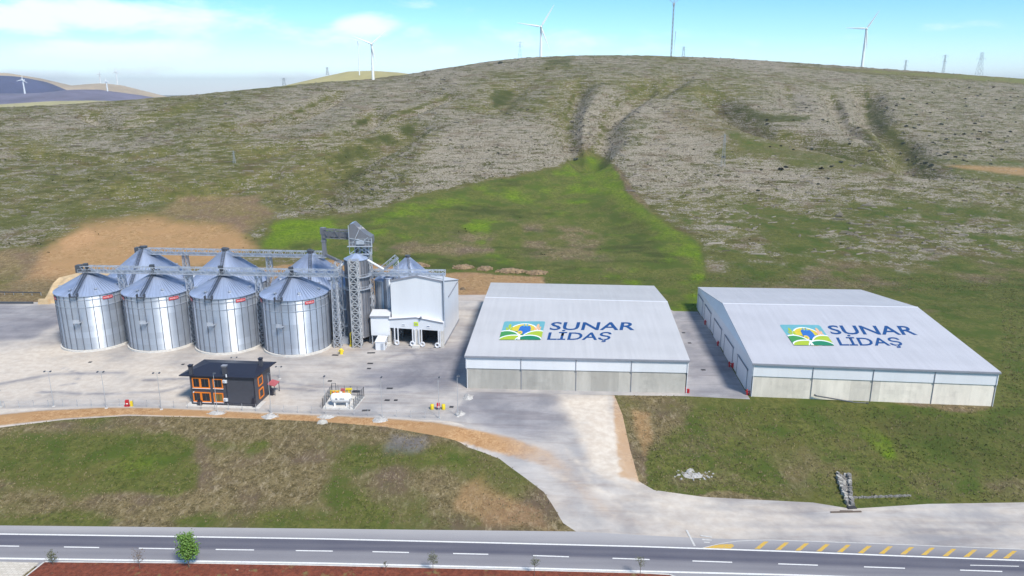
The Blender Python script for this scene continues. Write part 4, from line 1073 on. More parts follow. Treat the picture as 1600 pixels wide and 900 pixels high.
# ---------------------------------------------------------------- intake hall
def hall():
    fl = P(611, 538); fr = P(692.5, 543.5); br = P(717, 500)
    o = fl.copy(); u = (fr-fl)[:2]; W = float(np.linalg.norm(u)); u = u/W; v = np.array([-u[1], u[0]])
    bv = (br-fr)[:2]; D = float(np.dot(bv, v)); sk = float(np.dot(bv, u))
    t = thing('intake_hall', 'tall white intake hall with two drive-through bays under a gabled canopy', 'hall', (o[0], o[1], 0), math.atan2(u[1], u[0]))
    L = lambda p: (float(np.dot(np.array(p)[:2]-o[:2], u)), float(np.dot(np.array(p)[:2]-o[:2], v)))
    set_ = 2.2  # the hall face stands behind the canopy face
    fc = o[:2]+v*set_
    hL = hfit(*(fc), 438.5); hR = hfit(*(fc+u*W), 439.5); hA = hfit(*(fc+u*W/2), 431)
    hb = hfit(br[0], br[1], 437)
    s = lambda y: sk*(y/D)
    def pt(x, y, z): return (x+s(y), y, z)
    zc = hfit(*(o[:2]), 512)   # underside of the canopy wall region
    top = lambda f, fa: [pt(0, set_, hL*f), pt(W/2, set_, hA*f), pt(W, set_, hR*f)]
    b = MB(); zo = 5.4
    # front wall above the bays, gable shaped
    b.poly([pt(0, set_, zo), pt(W, set_, zo), pt(W, set_, hR), pt(W/2, set_, hA), pt(0, set_, hL)])
    b.quad(pt(W, set_, 0), pt(W, D, 0), pt(W, D, hb), pt(W, set_, hR))
    b.quad(pt(0, D, 0), pt(0, set_, 0), pt(0, set_, hL), pt(0, D, hb))
    b.poly([pt(W, D, zo), pt(0, D, zo), pt(0, D, hb), pt(W/2, D, hb+1.2), pt(W, D, hb)])
    b.build('wall', m_whitepanel, t)
    b = MB(); e = .25
    b.quad(pt(-e, set_-.1, hL+.06), pt(W/2, set_-.1, hA+.08), pt(W/2, D+e, hb+1.3), pt(-e, D+e, hb+.06))
    b.quad(pt(W/2, set_-.1, hA+.08), pt(W+e, set_-.1, hR+.06), pt(W+e, D+e, hb+.06), pt(W/2, D+e, hb+1.3))
    b.build('roof', m_white, t)
    b = MB()
    b.bar(pt(-.1, set_-.12, hL-.1), pt(W/2, set_-.12, hA-.1), .2, .5); b.bar(pt(W/2, set_-.12, hA-.1), pt(W+.1, set_-.12, hR-.1), .2, .5)
    b.bar(pt(W+.05, set_-.1, 5.5), pt(W+.05, set_-.1, hR), .35, .3)
    b.bar(pt(W+.12, set_+.2, hR), pt(W+.12, D, hb), .12, .25)
    b.bar(pt(W+.1, set_, .25), pt(W+.1, D, .25), .12, .5)
    b.build('flashing', m_trim, t)
    b = MB(); b.cyl(pt(W+.3, set_-.5, 6.2), pt(W+.3, set_-.5, hR+2.2), .22, n=8); b.build('vent_pipe', m_steel, t)
    # gutter pipe running down the side wall at a slant
    b = MB(); b.bar(pt(W+.2, D*.92, hb-.2), pt(W+.2, D*.34, hb-.7), .22, .3); b.build('slanted_downpipe', m_trim, t)
    # canopy with gabled fascia
    cw = .55
    b = MB(); zl, za = 8.0, 9.1
    face = [(-cw, zo), (W+.15, zo), (W+.15, zl-.1), (W*.5, za), (-cw, zl)]
    b.poly([(x, 0, z) for x, z in face])
    for k in range(5):
        (xa, z1), (xb, z2) = face[k], face[(k+1) % 5]; b.quad((xa, 0, z1), (xa, set_-.02, z1), (xb, set_-.02, z2), (xb, 0, z2))
    cp = b.build('canopy', m_whitepanel, t)
    b = MB(); b.bar((-cw, -.08, zl), (W*.5, -.08, za), .15, .4); b.bar((W*.5, -.08, za), (W+.15, -.08, zl-.1), .15, .4); b.build('canopy_flashing', m_trim, cp)
    b = MB(); b.box((W*.5, -.1, 7.15), (1.35, .1, 1.15)); sg = b.build('bay_sign', m_lime, t); sg['label'] = 'small lime yellow sign at the canopy gable'
    b = MB(); b.box((W*.5-.25, -.17, 7.15), (.32, .03, .4)); b.box((W*.5+.22, -.17, 7.15), (.34, .03, .34)); b.build('sign_lettering', m_trim, sg)
    for fx in (.26, .73):
        b = MB(); b.box((W*fx, -.09, 6.55), (1.0, .08, .75)); s_ = b.build('bay_sign', m_lettw, t); s_['label'] = 'small white sign with a blue line above a bay'
        b = MB(); b.box((W*fx, -.15, 6.62), (.8, .03, .2)); b.build('sign_lettering', m_blue, s_)
    b = MB(); b.bar((W*.55, -.1, za-.3), (W*.6, -.6, za+.5), .18); b.cyl((W*.6, -.6, za+.5), (W*.62, -.75, za+.45), .28, n=8); b.build('flood_light', m_trim, cp)
    # bay piers
    for fx, wd in ((-.03, .8), (.5, 2.0), (.985, .8)):
        b = MB(); b.box((W*fx, .5, zo/2), (wd, 1.0, zo)); b.build('pier', m_concbase, t)
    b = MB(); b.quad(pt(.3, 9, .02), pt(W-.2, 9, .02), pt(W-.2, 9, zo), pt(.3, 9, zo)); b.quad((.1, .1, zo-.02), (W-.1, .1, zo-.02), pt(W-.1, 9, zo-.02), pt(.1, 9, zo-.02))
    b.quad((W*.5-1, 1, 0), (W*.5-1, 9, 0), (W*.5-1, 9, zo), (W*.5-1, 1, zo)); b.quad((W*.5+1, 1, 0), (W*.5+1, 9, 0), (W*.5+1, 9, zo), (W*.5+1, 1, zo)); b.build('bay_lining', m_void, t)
    for fx in (.085, .15, .43, .475, .55, .6, .92, .95):
        b = MB(); b.cyl((W*fx, -.25, .3), (W*fx, -.25, zo), .2, n=8); b.build('guide_post', m_white, t)
    for fx in (.13, .425, .62, .90):
        b = MB(); n = 18
        for k in range(n):
            a = 2*math.pi*k/n; a2 = 2*math.pi*(k+1)/n
            b.cyl((W*fx+.62*math.cos(a), -.55, .9+.62*math.sin(a)), (W*fx+.62*math.cos(a2), -.55, .9+.62*math.sin(a2)), .26, n=7, caps=False)
        b.build('rubber_fender_ring', m_white, t)
    b = MB(); b.box((W*.51, -1.2, .35), (2.2, 1.2, .7)); b.box((-.3, -1.0, .4), (1.2, 1.4, .8)); b.build('kerb_block', m_concbase, t)
    return t
hall()
# annex and the little shed beside the hall
def annex():
    o = P(581, 538); f = o[:2]; y1 = hfit(f[0], f[1], 524); y2 = hfit(f[0], f[1], 495)
    t = thing('annex_cabin', 'white box cabin raised on posts between the tower and hall', 'cabin', (f[0], f[1], 0))
    W = float(P(610, 538)[0]-f[0]); D = 5.0
    b = MB(); b.hexa([(0, 0, y1), (W, 0, y1), (W, D, y1), (0, D, y1)], [(0, 0, y2), (W, 0, y2), (W, D, y2+.5), (0, D, y2+.5)]); b.build('body', m_whitepanel, t)
    b = MB(); b.hexa([(-.2, -.3, y2+.02), (W+.1, -.3, y2+.02), (W+.1, D, y2+.55), (-.2, D, y2+.55)], [(-.2, -.3, y2+.35), (W+.1, -.3, y2+.35), (W+.1, D, y2+.9), (-.2, D, y2+.9)]); b.build('roof', m_white, t)
    b = MB(); b.box((W/2-.05, -.36, y2+.12), (W+.35, .08, .42)); b.build('flashing', m_trim, t)
    for x in (.25, W-.25):
        for y in (.3, D-.3): b = MB(); b.box((x, y, y1/2), (.3, .3, y1)); b.build('leg', m_steel, t)
    q = P(587, 547); q2 = P(601, 547)
    t = thing('gate_cabin', 'small white cabin with a grey door in front of the annex', 'cabin', (q[0], q[1], 0), R_(-3))
    W = 2.8; h = 2.5; D = 4.2
    b = MB(); b.box((W/2, D/2, h/2), (W, D, h)); b.build('body', m_whitepanel, t)
    b = MB(); b.hexa([(-.15, -.15, h), (W+.15, -.15, h), (W+.15, D+.1, h+.55), (-.15, D+.1, h+.55)], [(-.15, -.15, h+.15), (W+.15, -.15, h+.15), (W+.15, D+.1, h+.7), (-.15, D+.1, h+.7)]); b.build('roof', m_white, t)
    b = MB(); b.box((W*.72, -.04, 1.05), (.85, .06, 2.1)); d = b.build('door', m_steel, t)
    b = MB(); b.box((W*.72-.3, -.09, 1.05), (.06, .06, .2)); b.build('handle', m_steeldk, d)
    b = MB(); b.box((W+.04, D*.4, 1.5), (.06, 1.2, .9)); b.build('window', m_glass, t)
annex()
# odds and ends at the tower's foot
q = P(533.5, 553); b = MB(); b.cyl((0, 0, 0), (0, 0, 1.3), .5, .45, 12); b.cyl((0, 0, 1.3), (0, 0, 1.7), .62, .2, 12); b.cyl((-.8, 0, .9), (.8, 0, .9), .22, n=8)
single('hydrant', b, m_yel, 'squat yellow hydrant on the yard by the elevator tower foot', 'hydrant', (q[0], q[1], 0))
q = P(548.5, 541); b = MB(); b.cyl((0, 0, 0), (0, 0, 4.2), .2, n=10); b.cyl((-.0, 0, 4.2), (.5, 0, 4.6), .2, n=8); b.box((0, 0, .3), (.7, .7, .6))
single('standpipe', b, m_yel, 'thin yellow standpipe against the elevator tower', 'pipe', (q[0], q[1], 0))
q = P(541, 536); b = MB(); b.box((0, 0, 1), (1.8, 1.6, 2)); b.box((0, 0, 2.05), (2, 1.8, .1)); single('control_cabinet', b, m_steel, 'grey control cabinet standing beside the stair tower', 'cabinet', (q[0], q[1], 0))
q = P(524.5, 522); b = MB(); b.cyl((0, 0, 0), (0, 0, 3.6), .9, n=14); b.cyl((0, 0, 3.6), (0, 0, 4.3), .9, .3, 14); b.cyl((0, 0, 4.3), (.6, 0, 5.2), .25, n=8); single('dust_cyclone', b, m_galvold, 'small grey cyclone drum between front silo and tower', 'machine', (q[0], q[1], 0))
q = P(524, 537)
t = thing('chain_conveyor', 'low dark chain conveyor on the ground between silo and tower', 'conveyor', (q[0], q[1], 0))
b = MB(); b.box((0, 3, .9), (5.5, 1.0, .9)); b.build('trough', m_steeldk, t)
b = MB(); b.box((-1.8, 3, .4), (.4, 1.2, .8)); b.box((1.8, 3, .4), (.4, 1.2, .8)); b.build('support', m_steel, t)
b = MB(); b.box((2.4, 2.6, 1.6), (1, .8, .9)); b.build('motor', m_steel, t)
# ---------------------------------------------------------------- warehouses
def warehouse(label, fl, fr, bl, br, eL, eR, ridgeL, ridgeR, backL, backR, m_rf, m_wall, doors, logo, hb):
    FL, FRr = P(*fl), P(*fr); o = FL.copy(); o[2] = 0
    u = FRr-FL; W = float(np.linalg.norm(u)); u = u/W; v = np.array([-u[1], u[0], 0])
    ang = math.atan2(u[1], u[0])
    t = thing('warehouse', label, 'warehouse', (o[0], o[1], 0), ang)
    LC = lambda p: (float(np.dot(p-o, u)), float(np.dot(p-o, v)), float(p[2]))
    BL, BR = P(*bl), P(*br)
    he = (hfit(FL[0], FL[1], eL)+hfit(FRr[0], FRr[1], eR))/2
    # front eave and the ridge define the front roof plane
    A = np.array([FL[0], FL[1], he]); Bq = np.array([FRr[0], FRr[1], he])
    hr = he+2.4; mid = P((ridgeL[0]+ridgeR[0])/2, (ridgeL[1]+ridgeR[1])/2, hr)
    nrm = np.cross(Bq-A, mid-A); nrm = nrm/np.linalg.norm(nrm)
    if nrm[2] < 0: nrm = -nrm
    RL, RRr = PP(*ridgeL, A, nrm), PP(*ridgeR, A, nrm)
    KL, KR = P(*backL, hb), P(*backR, hb)
    fl_, fr_, bl_, br_ = (0, 0), (W, 0), LC(np.array([KL[0], KL[1], 0]))[:2], LC(np.array([KR[0], KR[1], 0]))[:2]
    rl, rr, kl, kr = LC(RL), LC(RRr), LC(KL), LC(KR)
    hp = 5.9*he/9.2   # concrete up to here, cladding above
    # concrete front wall and clad side walls
    b = MB(); b.hexa([(.25, .22, -.8), (W-.45, .22, -.8), (W-.45, .7, -.8), (.25, .7, -.8)], [(.25, .22, hp), (W-.45, .22, hp), (W-.45, .7, hp), (.25, .7, hp)]); b.build('concrete_wall', m_wall, t)
    b = MB(); b.hexa([(0, 0, hp-.15), (W, 0, hp-.15), (W, .2, hp-.15), (0, .2, hp-.15)], [(0, 0, he), (W, 0, he), (W, .2, he), (0, .2, he)]); b.build('front_cladding', m_whitepanel, t)
    b = MB(); i = .12
    rlx = (rl[0]+i, rl[1], rl[2]); rrx = (rr[0]-i, rr[1], rr[2])
    b.poly([(i, .3, -.8), (i, .3, he-.05), (rlx[0], rlx[1], rl[2]-.06), (kl[0]+i, kl[1]-.2, hb-.05), (bl_[0]+i, bl_[1]-.2, -.8)]); b.build('side_wall', m_whitepanel, t)
    b = MB(); b.poly([(W-i, .3, -.8), (br_[0]-i, br_[1]-.2, -.8), (kr[0]-i, kr[1]-.2, hb-.05), (rrx[0], rrx[1], rr[2]-.06), (W-i, .3, he-.05)]); b.build('side_wall', m_whitepanel, t)
    b = MB(); b.quad((kr[0]-i, kr[1]-.2, -.8), (kl[0]+i, kl[1]-.2, -.8), (kl[0]+i, kl[1]-.2, hb), (kr[0]-i, kr[1]-.2, hb)); b.build('rear_wall', m_whitepanel, t)
    # roof
    th = .14
    def slope(name, a, b_, c, d):
        m = MB(); top = [(p[0], p[1], p[2]+th) for p in (a, b_, c, d)]; m.hexa([a, b_, c, d], top); return m.build(name, m_rf, t)
    a0 = (-.2, -.25, he); a1 = (W+.2, -.25, he)
    sl = slope('front_roof_slope', a0, a1, rr, rl); slope('rear_roof_slope', (rl[0], rl[1], rl[2]), (rr[0], rr[1], rr[2]), kr, kl)
    b = MB(); b.bar((-.2, -.35, he-.12), (W+.2, -.35, he-.12), .3, .42); b.build('gutter', m_trim, t)
    b = MB(); b.bar((rl[0], rl[1], rl[2]+th+.02), (rr[0], rr[1], rr[2]+th+.02), .5, .06); b.build('ridge_cap', m_white, t)
    for k in range(5):
        x = .25+(W-.5)*k/4
        b = MB(); b.cyl((x, -.12, he-.2), (x, -.12, hp-.2), .085, n=8); b.cyl((x, -.12, hp-.2), (x+.1, .12, hp-.5), .085, n=8); b.cyl((x+.1, .12, hp-.5), (x+.1, .12, -.3), .085, n=8); b.build('downpipe', m_trim if k in (1, 2, 3) else m_white, t)
    # cladding lap on the side wall and sliding doors
    if doors:
        dv = np.array([kl[0], kl[1]])/np.linalg.norm([kl[0], kl[1]]); Ld = np.linalg.norm([kl[0], kl[1]])
        rt_ = math.atan2(dv[1], dv[0])
        for f0, f1 in doors:
            fm = (f0+f1)/2*Ld; cx, cy = dv*fm; w = (f1-f0)*Ld
            nx, ny = -dv[1], dv[0]
            b = MB(); b.box((cx+nx*.05, cy+ny*.05, 2.75), (w, .14, 5.5), 0, rt_); d = b.build('sliding_door', m_white, t)
            b = MB(); b.box((cx+nx*.1, cy+ny*.1, 5.65), (w+1.5, .2, .22), 0, rt_)
            e = dv*(f1*Ld); b.box((e[0]+nx*.1, e[1]+ny*.1, 2.75), (.18, .22, 5.5), 0, rt_); b.build('door_rail', m_trim, d)
    # painted company mark on the front slope
    inv = lambda p: Vector(LC(p))
    nl = Vector((float(np.dot(nrm, u)), float(np.dot(nrm, v)), float(nrm[2])))
    A2 = A+nrm*(th*nrm[2]+.0)
    def onroof(px, py, lift=.03): return inv(PP(px, py, A+np.array([0, 0, th]), nrm))+nl*lift
    def quadmap(q):   # bl, br, tr, tl
        (x0, y0), (x1, y1), (x2, y2), (x3, y3) = q
        def f(a, c): return ((x0*(1-a)+x1*a)*(1-c)+(x3*(1-a)+x2*a)*c, (y0*(1-a)+y1*a)*(1-c)+(y3*(1-a)+y2*a)*c)
        return f
    lg, t1, t2 = logo
    emblem(sl, quadmap(lg), onroof)
    for word, q in (('SUNAR', t1), ('LİDAŞ', t2)):
        f = quadmap(q); letters(word, sl, m_blue, lambda a, c: onroof(*f(a, c), .04), 'roof_lettering', .016)
    return t
m_em = {k: M('emblem_'+k, c, .5, 0, .05) for k, c in dict(teal=(.13, .37, .42), sun=(.62, .50, .03), white=(.74, .78, .80), lime=(.36, .47, .02), green=(.05, .26, .06), deep=(.012, .20, .09), blue=(.025, .14, .46), gold=(.72, .47, .10), peach=(.74, .42, .22)).items()}
def clip_poly(p, ax, lim, keep):
    out = []
    for k in range(len(p)):
        a, b = p[k-1], p[k]; ia = (a[ax] >= lim) if keep else (a[ax] <= lim); ib = (b[ax] >= lim) if keep else (b[ax] <= lim)
        if ia != ib:
            f = (lim-a[ax])/(b[ax]-a[ax]); out.append((a[0]+(b[0]-a[0])*f, a[1]+(b[1]-a[1])*f))
        if ib: out.append(b)
    return out
def emblem(parent, qm, onroof):
    keys = list(m_em); b = MB(); lay = [0]
    def put(poly, c):
        for ax, lim, kp in ((0, .0, True), (0, 1., False), (1, .0, True), (1, 1., False)):
            poly = clip_poly(poly, ax, lim, kp)
            if len(poly) < 3: return
        lay[0] += 1
        b.poly([onroof(*qm(*p), .03+.006*lay[0]) for p in poly], keys.index(c))
    E = lambda cx, cy, rx, ry, a0=0, a1=360, n=28: [(cx+rx*math.cos(R_(a0+(a1-a0)*k/n)), cy+ry*math.sin(R_(a0+(a1-a0)*k/n))) for k in range(n if a1-a0 >= 360 else n+1)]
    rr = []
    for cx, cy, a in ((.95, .93, 0), (.05, .93, 90), (.05, .07, 180), (.95, .07, 270)):
        for k in range(5): rr.append((cx+.05*math.cos(R_(a+k*22.5)), cy+.07*math.sin(R_(a+k*22.5))))
    put(rr, 'teal')
    put(E(.52, .42, .37, .47), 'white'); put(E(.52, .42, .34, .43), 'sun')
    put([(.02, .2), (.98, .2), (.97, .47), (.8, .52), (.5, .44), (.2, .52), (.03, .47)], 'deep')
    # leaf sprig and ear of grain either side
    for cx, col, d in ((.17, 'lime', 1), (.85, 'peach', -1)):
        put(E(cx, .72, .035, .13), col)
        for k, (dx, dy) in enumerate(((-.07, .60), (.07, .62), (-.06, .50), (.07, .50))): put([(cx, dy-.06), (cx+dx, dy+.1), (cx+dx*1.25, dy+.03), (cx+dx*.6, dy-.08)], col)
    # blue wagon and its wheels
    put([(.42, .33), (.70, .30), (.69, .62), (.66, .74), (.46, .76), (.42, .70), (.40, .5)], 'blue')
    put([(.50, .70), (.53, .70), (.53, .84), (.50, .84)], 'teal'); put([(.57, .70), (.60, .70), (.60, .84), (.57, .84)], 'teal')
    put(E(.45, .38, .065, .10), 'gold'); put(E(.68, .28, .05, .07), 'gold'); put(E(.45, .38, .03, .045), 'lime')
    # hills, each with a white margin
    for cx, cy, rx, ry, c in ((.14, .0, .34, .46, 'green'), (.88, .0, .36, .46, 'lime'), (.34, -.02, .34, .24, 'lime'), (.70, -.03, .30, .24, 'deep')):
        put(E(cx, cy, rx+.03, ry+.05), 'white'); put(E(cx, cy, rx, ry), c)
    put([(.43, 0), (.50, 0), (.47, .3), (.45, .3)], 'white')
    b.build('roof_emblem', [m_em[k] for k in keys], parent)
lg1 = [(779.7, 531.6), (845.3, 531.6), (852.2, 502.2), (788.1, 502.2)]
s1 = [(858.2, 515.5), (991.5, 515.7), (994.5, 503.2), (862, 503)]; l1 = [(854.7, 530.9), (952.5, 531.2), (957, 519.2), (857.8, 519)]
lg2 = [(1240.6, 540.2), (1303.8, 540.6), (1280.4, 507.9), (1217.6, 507.4)]
s2 = [(1299, 522), (1434, 523.2), (1424, 508.9), (1291, 508)]; l2 = [(1312.3, 539.8), (1411.5, 540), (1403.5, 527.6), (1305.8, 527)]
warehouse('white warehouse with a logo roof and grey stained concrete front beside the access road', (728,607), (1073,615), (765,470), (1030,470), 553, 566, (758,465), (1043,472), (767,442), (1022,447), m_roof1, m_conc1, None, (lg1, s1, l1), 8.6)
warehouse('white warehouse with a logo roof and pale cream concrete front above the grass bank', (1172,620), (1552,635.5), (1091,487), (1380,490), 569, 580, (1129,474.5), (1434,480.5), (1090,449), (1345,453), m_roof2, m_conc2, [(.06, .19), (.27, .40), (.47, .60), (.68, .80), (.86, .96)], (lg2, s2, l2), 7.4)
# red hydrants along the warehouse walls
def make_hydrant(label):
    t = thing('fire_hydrant', label, 'hydrant', group='red hydrants by the warehouses')
    b = MB(); b.cyl((0, 0, 0), (0, 0, 1.35), .22, n=10); b.cyl((0, 0, 1.35), (0, 0, 1.6), .28, .1, 10); b.build('barrel', m_red, t)
    b = MB(); b.cyl((-.4, 0, .95), (.4, 0, .95), .14, n=8); b.cyl((0, -.38, .8), (0, 0, .8), .16, n=8); b.build('outlet', m_red, t)
    b = MB(); b.box((.75, .1, .6), (.6, .35, 1.1)); b.build('hose_box', m_red, t)
    return t
hyd = None
for px, py, lab in ((1101.5, 507, 'red hydrant by the far sliding doors of the cream-fronted warehouse'), (1121.5, 540, 'red hydrant halfway along the side doors of the cream-fronted warehouse'), (1139.5, 573, 'red hydrant in a close pair at the side door, farther of the two'), (1145.5, 575, 'red hydrant in a close pair at the side door, nearer of the two'), (1167, 617, 'red hydrant at the front corner of the cream-fronted warehouse'), (1070.5, 613.5, 'red hydrant at the front corner of the grey-fronted warehouse')):
    q = P(px, py)
    if hyd is None: hyd = make_hydrant(lab); hyd.location = (q[0], q[1], 0)
    else: dup(hyd, (q[0], q[1], 0), random.uniform(-.5, .5), lab)
# red cabinets with yellow flanks
for k, (px, py, lab, n) in enumerate(((199.5, 635, 'red fire cabinet with one yellow flank, on the yard edge by the silos', 1), (685, 640, 'red fire cabinet between two yellow barrels, near the warehouse end of the fence', 2))):
    q = P(px, py); t = thing('fire_cabinet', lab, 'fire cabinet', (q[0], q[1], 0), 0, 'red fire cabinets')
    b = MB(); b.box((0, 0, 1.15), (.75, .6, 1.1)); b.build('cabinet', m_red, t)
    b = MB()
    for x in (-.3, .3): b.box((x, 0, .3), (.08, .5, .6))
    b.build('stand', m_steeldk, t)
    b = MB(); b.box((.1, -.32, .85), (.45, .03, .3)); b.build('notice', m_lettw, t)
    if n == 2:
        for x in (-1.55, 1.25): b = MB(); b.lathe([(.01, 0), (.42, 0), (.45, .1), (.45, 1.2), (.42, 1.3), (.01, 1.3)], 14, c=(x, .2, 0)); b.build('yellow_barrel', m_yel, t, True)
    else:
        b = MB(); b.box((.95, .25, .65), (.55, .5, 1.3)); b.build('yellow_box', m_yel, t); b = MB(); b.box((-.1, .0, .25), (1.2, .5, .4)); b.build('reel_box', m_red, t)
# ---------------------------------------------------------------- dark house
def house():
    FL, FRt, BR = P(301, 631.5), P(400.5, 635.5), P(418.5, 611)
    o = FL; u = FRt-FL; W = float(np.linalg.norm(u)); u = u/W; v = np.array([-u[1], u[0], 0]); D = 9.6
    t = thing('dark_house', 'two-storey anthracite house with orange window frames and a dark flat-pitched roof', 'house', (o[0], o[1], 0), math.atan2(u[1], u[0]))
    he = hfit(o[0], o[1], 586.5)
    b = MB(); x1 = W*.565
    b.box((W/2, D/2, he/2), (W, D, he)); b.build('wall', m_anth, t)
    b = MB(); b.box((x1, -.05, he/2), (.1, .12, he)); b.box((W/2, -.06, .35), (W+.1, .1, .7)); b.box((W-.02, -.02, he/2), (.2, .2, he)); b.build('wall_trim', m_navy, t)
    ov = 1.3; hh = 1.1
    b = MB(); z = he-.05
    A = (-2.4, -.55, z); B = (W+.3, -.55, z); C = (W+1.4, D+1.1, z); Dd = (-1.6, D+1.1, z); r0 = (2.5, D*.62, z+hh); r1 = (W-1.5, D*.62, z+hh)
    th = .22; up = lambda p: (p[0], p[1], p[2]+th)
    b.add([A, B, C, Dd, up(A), up(B), up(C), up(Dd), up(r0), up(r1)], [(3, 2, 1, 0), (0, 1, 5, 4), (1, 2, 6, 5), (2, 3, 7, 6), (3, 0, 4, 7), (4, 5, 9, 8), (5, 6, 9), (6, 7, 8, 9), (7, 4, 8)])
    rf = b.build('roof', m_navy, t)
    for x, y, h in ((.5, .2, 2.4), (9.2, .3, 2.6), (W-.6, D*.62, 2.6)):
        b = MB(); w_ = 1.05 if x == 9.2 else .8
        b.box((x, y, z+.2+h/2), (w_, .8, h)); c = b.build('chimney', m_anth, rf)
        b = MB(); b.box((x, y, z+.3+h), (w_+.25, 1.05, .16)); b.box((x, y, z+.05+h), (w_+.14, .94, .1)); b.build('chimney_cap', m_trim if x == 9.2 else m_navy, c)
    b = MB(); b.cyl((9.9, -.6, z+.2), (9.9, -.6, z+.9), .16, n=8); b.build('vent_pipe', m_white, rf)
    on = lambda px, py: (lambda p: (float(np.dot(p-o, u)), float(p[2])))(PP(px, py, o, v))
    def window(a, b_, c, d, two, dark=True):
        (xa, za), (xb, zb) = on(a, d), on(b_, c)
        w_ = xb-xa; h_ = zb-za
        m = MB(); f = .26; cy = -.06
        m.box((xa+f/2, cy, za+h_/2), (f, .16, h_)); m.box((xb-f/2, cy, za+h_/2), (f, .16, h_))
        m.box(((xa+xb)/2, cy, za+f/2), (w_-2*f, .16, f)); m.box(((xa+xb)/2, cy, zb-f/2), (w_-2*f, .16, f))
        if two: m.box((xa+w_*.46, cy, za+h_/2), (.5, .15, h_-2*f))
        o_ = m.build('window', m_orange, t)
        m = MB(); m.quad((xa+f, -.03, za+f), (xb-f, -.03, za+f), (xb-f, -.03, zb-f), (xa+f, -.03, zb-f)); m.build('pane', m_glass if dark else m_amber, o_)
        m = MB()
        for fx in ((.2, .72) if two else (.5,)): m.box((xa+w_*fx, -.07, za+h_/2), (.08, .07, h_-2*f))
        m.build('mullion', m_anth, o_)
        m = MB(); m.box(((xa+xb)/2, -.12, za-.06), (w_+.1, .28, .1)); m.build('sill', m_white, o_)
    window(301.6, 326.8, 590.6, 605.8, True); window(333.6, 347.4, 592, 606.6, False)
    window(303.2, 329, 613, 627.2, True); window(335.2, 348.8, 614.2, 628, False, False)
    for py in ((583.5, 598), (605, 620.5)):
        za, zb = PP(406, py[1], FRt, u)[2], PP(406, py[0], FRt, u)[2]; ya, yb = 2.2, 4.6; m = MB(); f = .34
        za = 1.2 if py[0] > 600 else 4.5; zb = za+2.2
        m.box((W+.06, ya, (za+zb)/2), (.16, f, zb-za)); m.box((W+.06, yb, (za+zb)/2), (.16, f, zb-za)); m.box((W+.06, (ya+yb)/2, za), (.16, yb-ya, f)); m.box((W+.06, (ya+yb)/2, zb), (.16, yb-ya, f)); o_ = m.build('window', m_orange, t)
        m = MB(); m.box((W+.03, (ya+yb)/2, (za+zb)/2), (.04, yb-ya, zb-za)); m.build('pane', m_glass, o_)
    for px, py in ((352, 595.5), (353.5, 624)):
        x, zz = on(px, py); b = MB(); b.box((x, -.25, zz), (1.0, .4, .75)); a = b.build('air_conditioner', m_white, t)
        b = MB(); b.cyl((x-.15, -.46, zz), (x-.15, -.48, zz), .26, n=14); b.build('fan_grille', m_steel, a)
    b = MB(); b.cyl((*(on(300.8, 612)[0]+.4, -.3), on(300.8, 612)[1]), (on(300.8, 612)[0]+.4, -.05, on(300.8, 612)[1]), .15, n=8); b.build('wall_lamp', m_white, t)
    b = MB(); x, _ = on(314, 629); b.box((x, -.5, .6), (1.0, .8, 1.2)); b.build('bin', m_navy, t)
    b = MB(); b.box((W-.3, -.35, 1.2), (.7, .6, 2.4)); b.build('meter_box', m_navy, t)
    b = MB(); b.hexa([(W+.1, 7.0, 3.0), (W+2.0, 7.0, 2.5), (W+2.0, D+.6, 2.5), (W+.1, D+.6, 3.0)], [(W+.1, 7.0, 3.2), (W+2.0, 7.0, 2.7), (W+2.0, D+.6, 2.7), (W+.1, D+.6, 3.2)]); cn = b.build('entrance_canopy', m_redlt, t)
    b = MB(); b.box((W+1.85, 7.2, 1.25), (.14, .14, 2.5)); b.box((W+1.85, D+.4, 1.25), (.14, .14, 2.5)); b.build('canopy_post', m_steeldk, cn)
    b = MB(); b.box((W+.9, 7.4, .8), (.9, .8, 1.6)); b.build('entrance_porch', m_navy, t)
    b = MB(); b.box((W/2, 1.0, .03), (W+2.4, 4.4, .12)); b.build('plinth', m_concbase, t)
house()
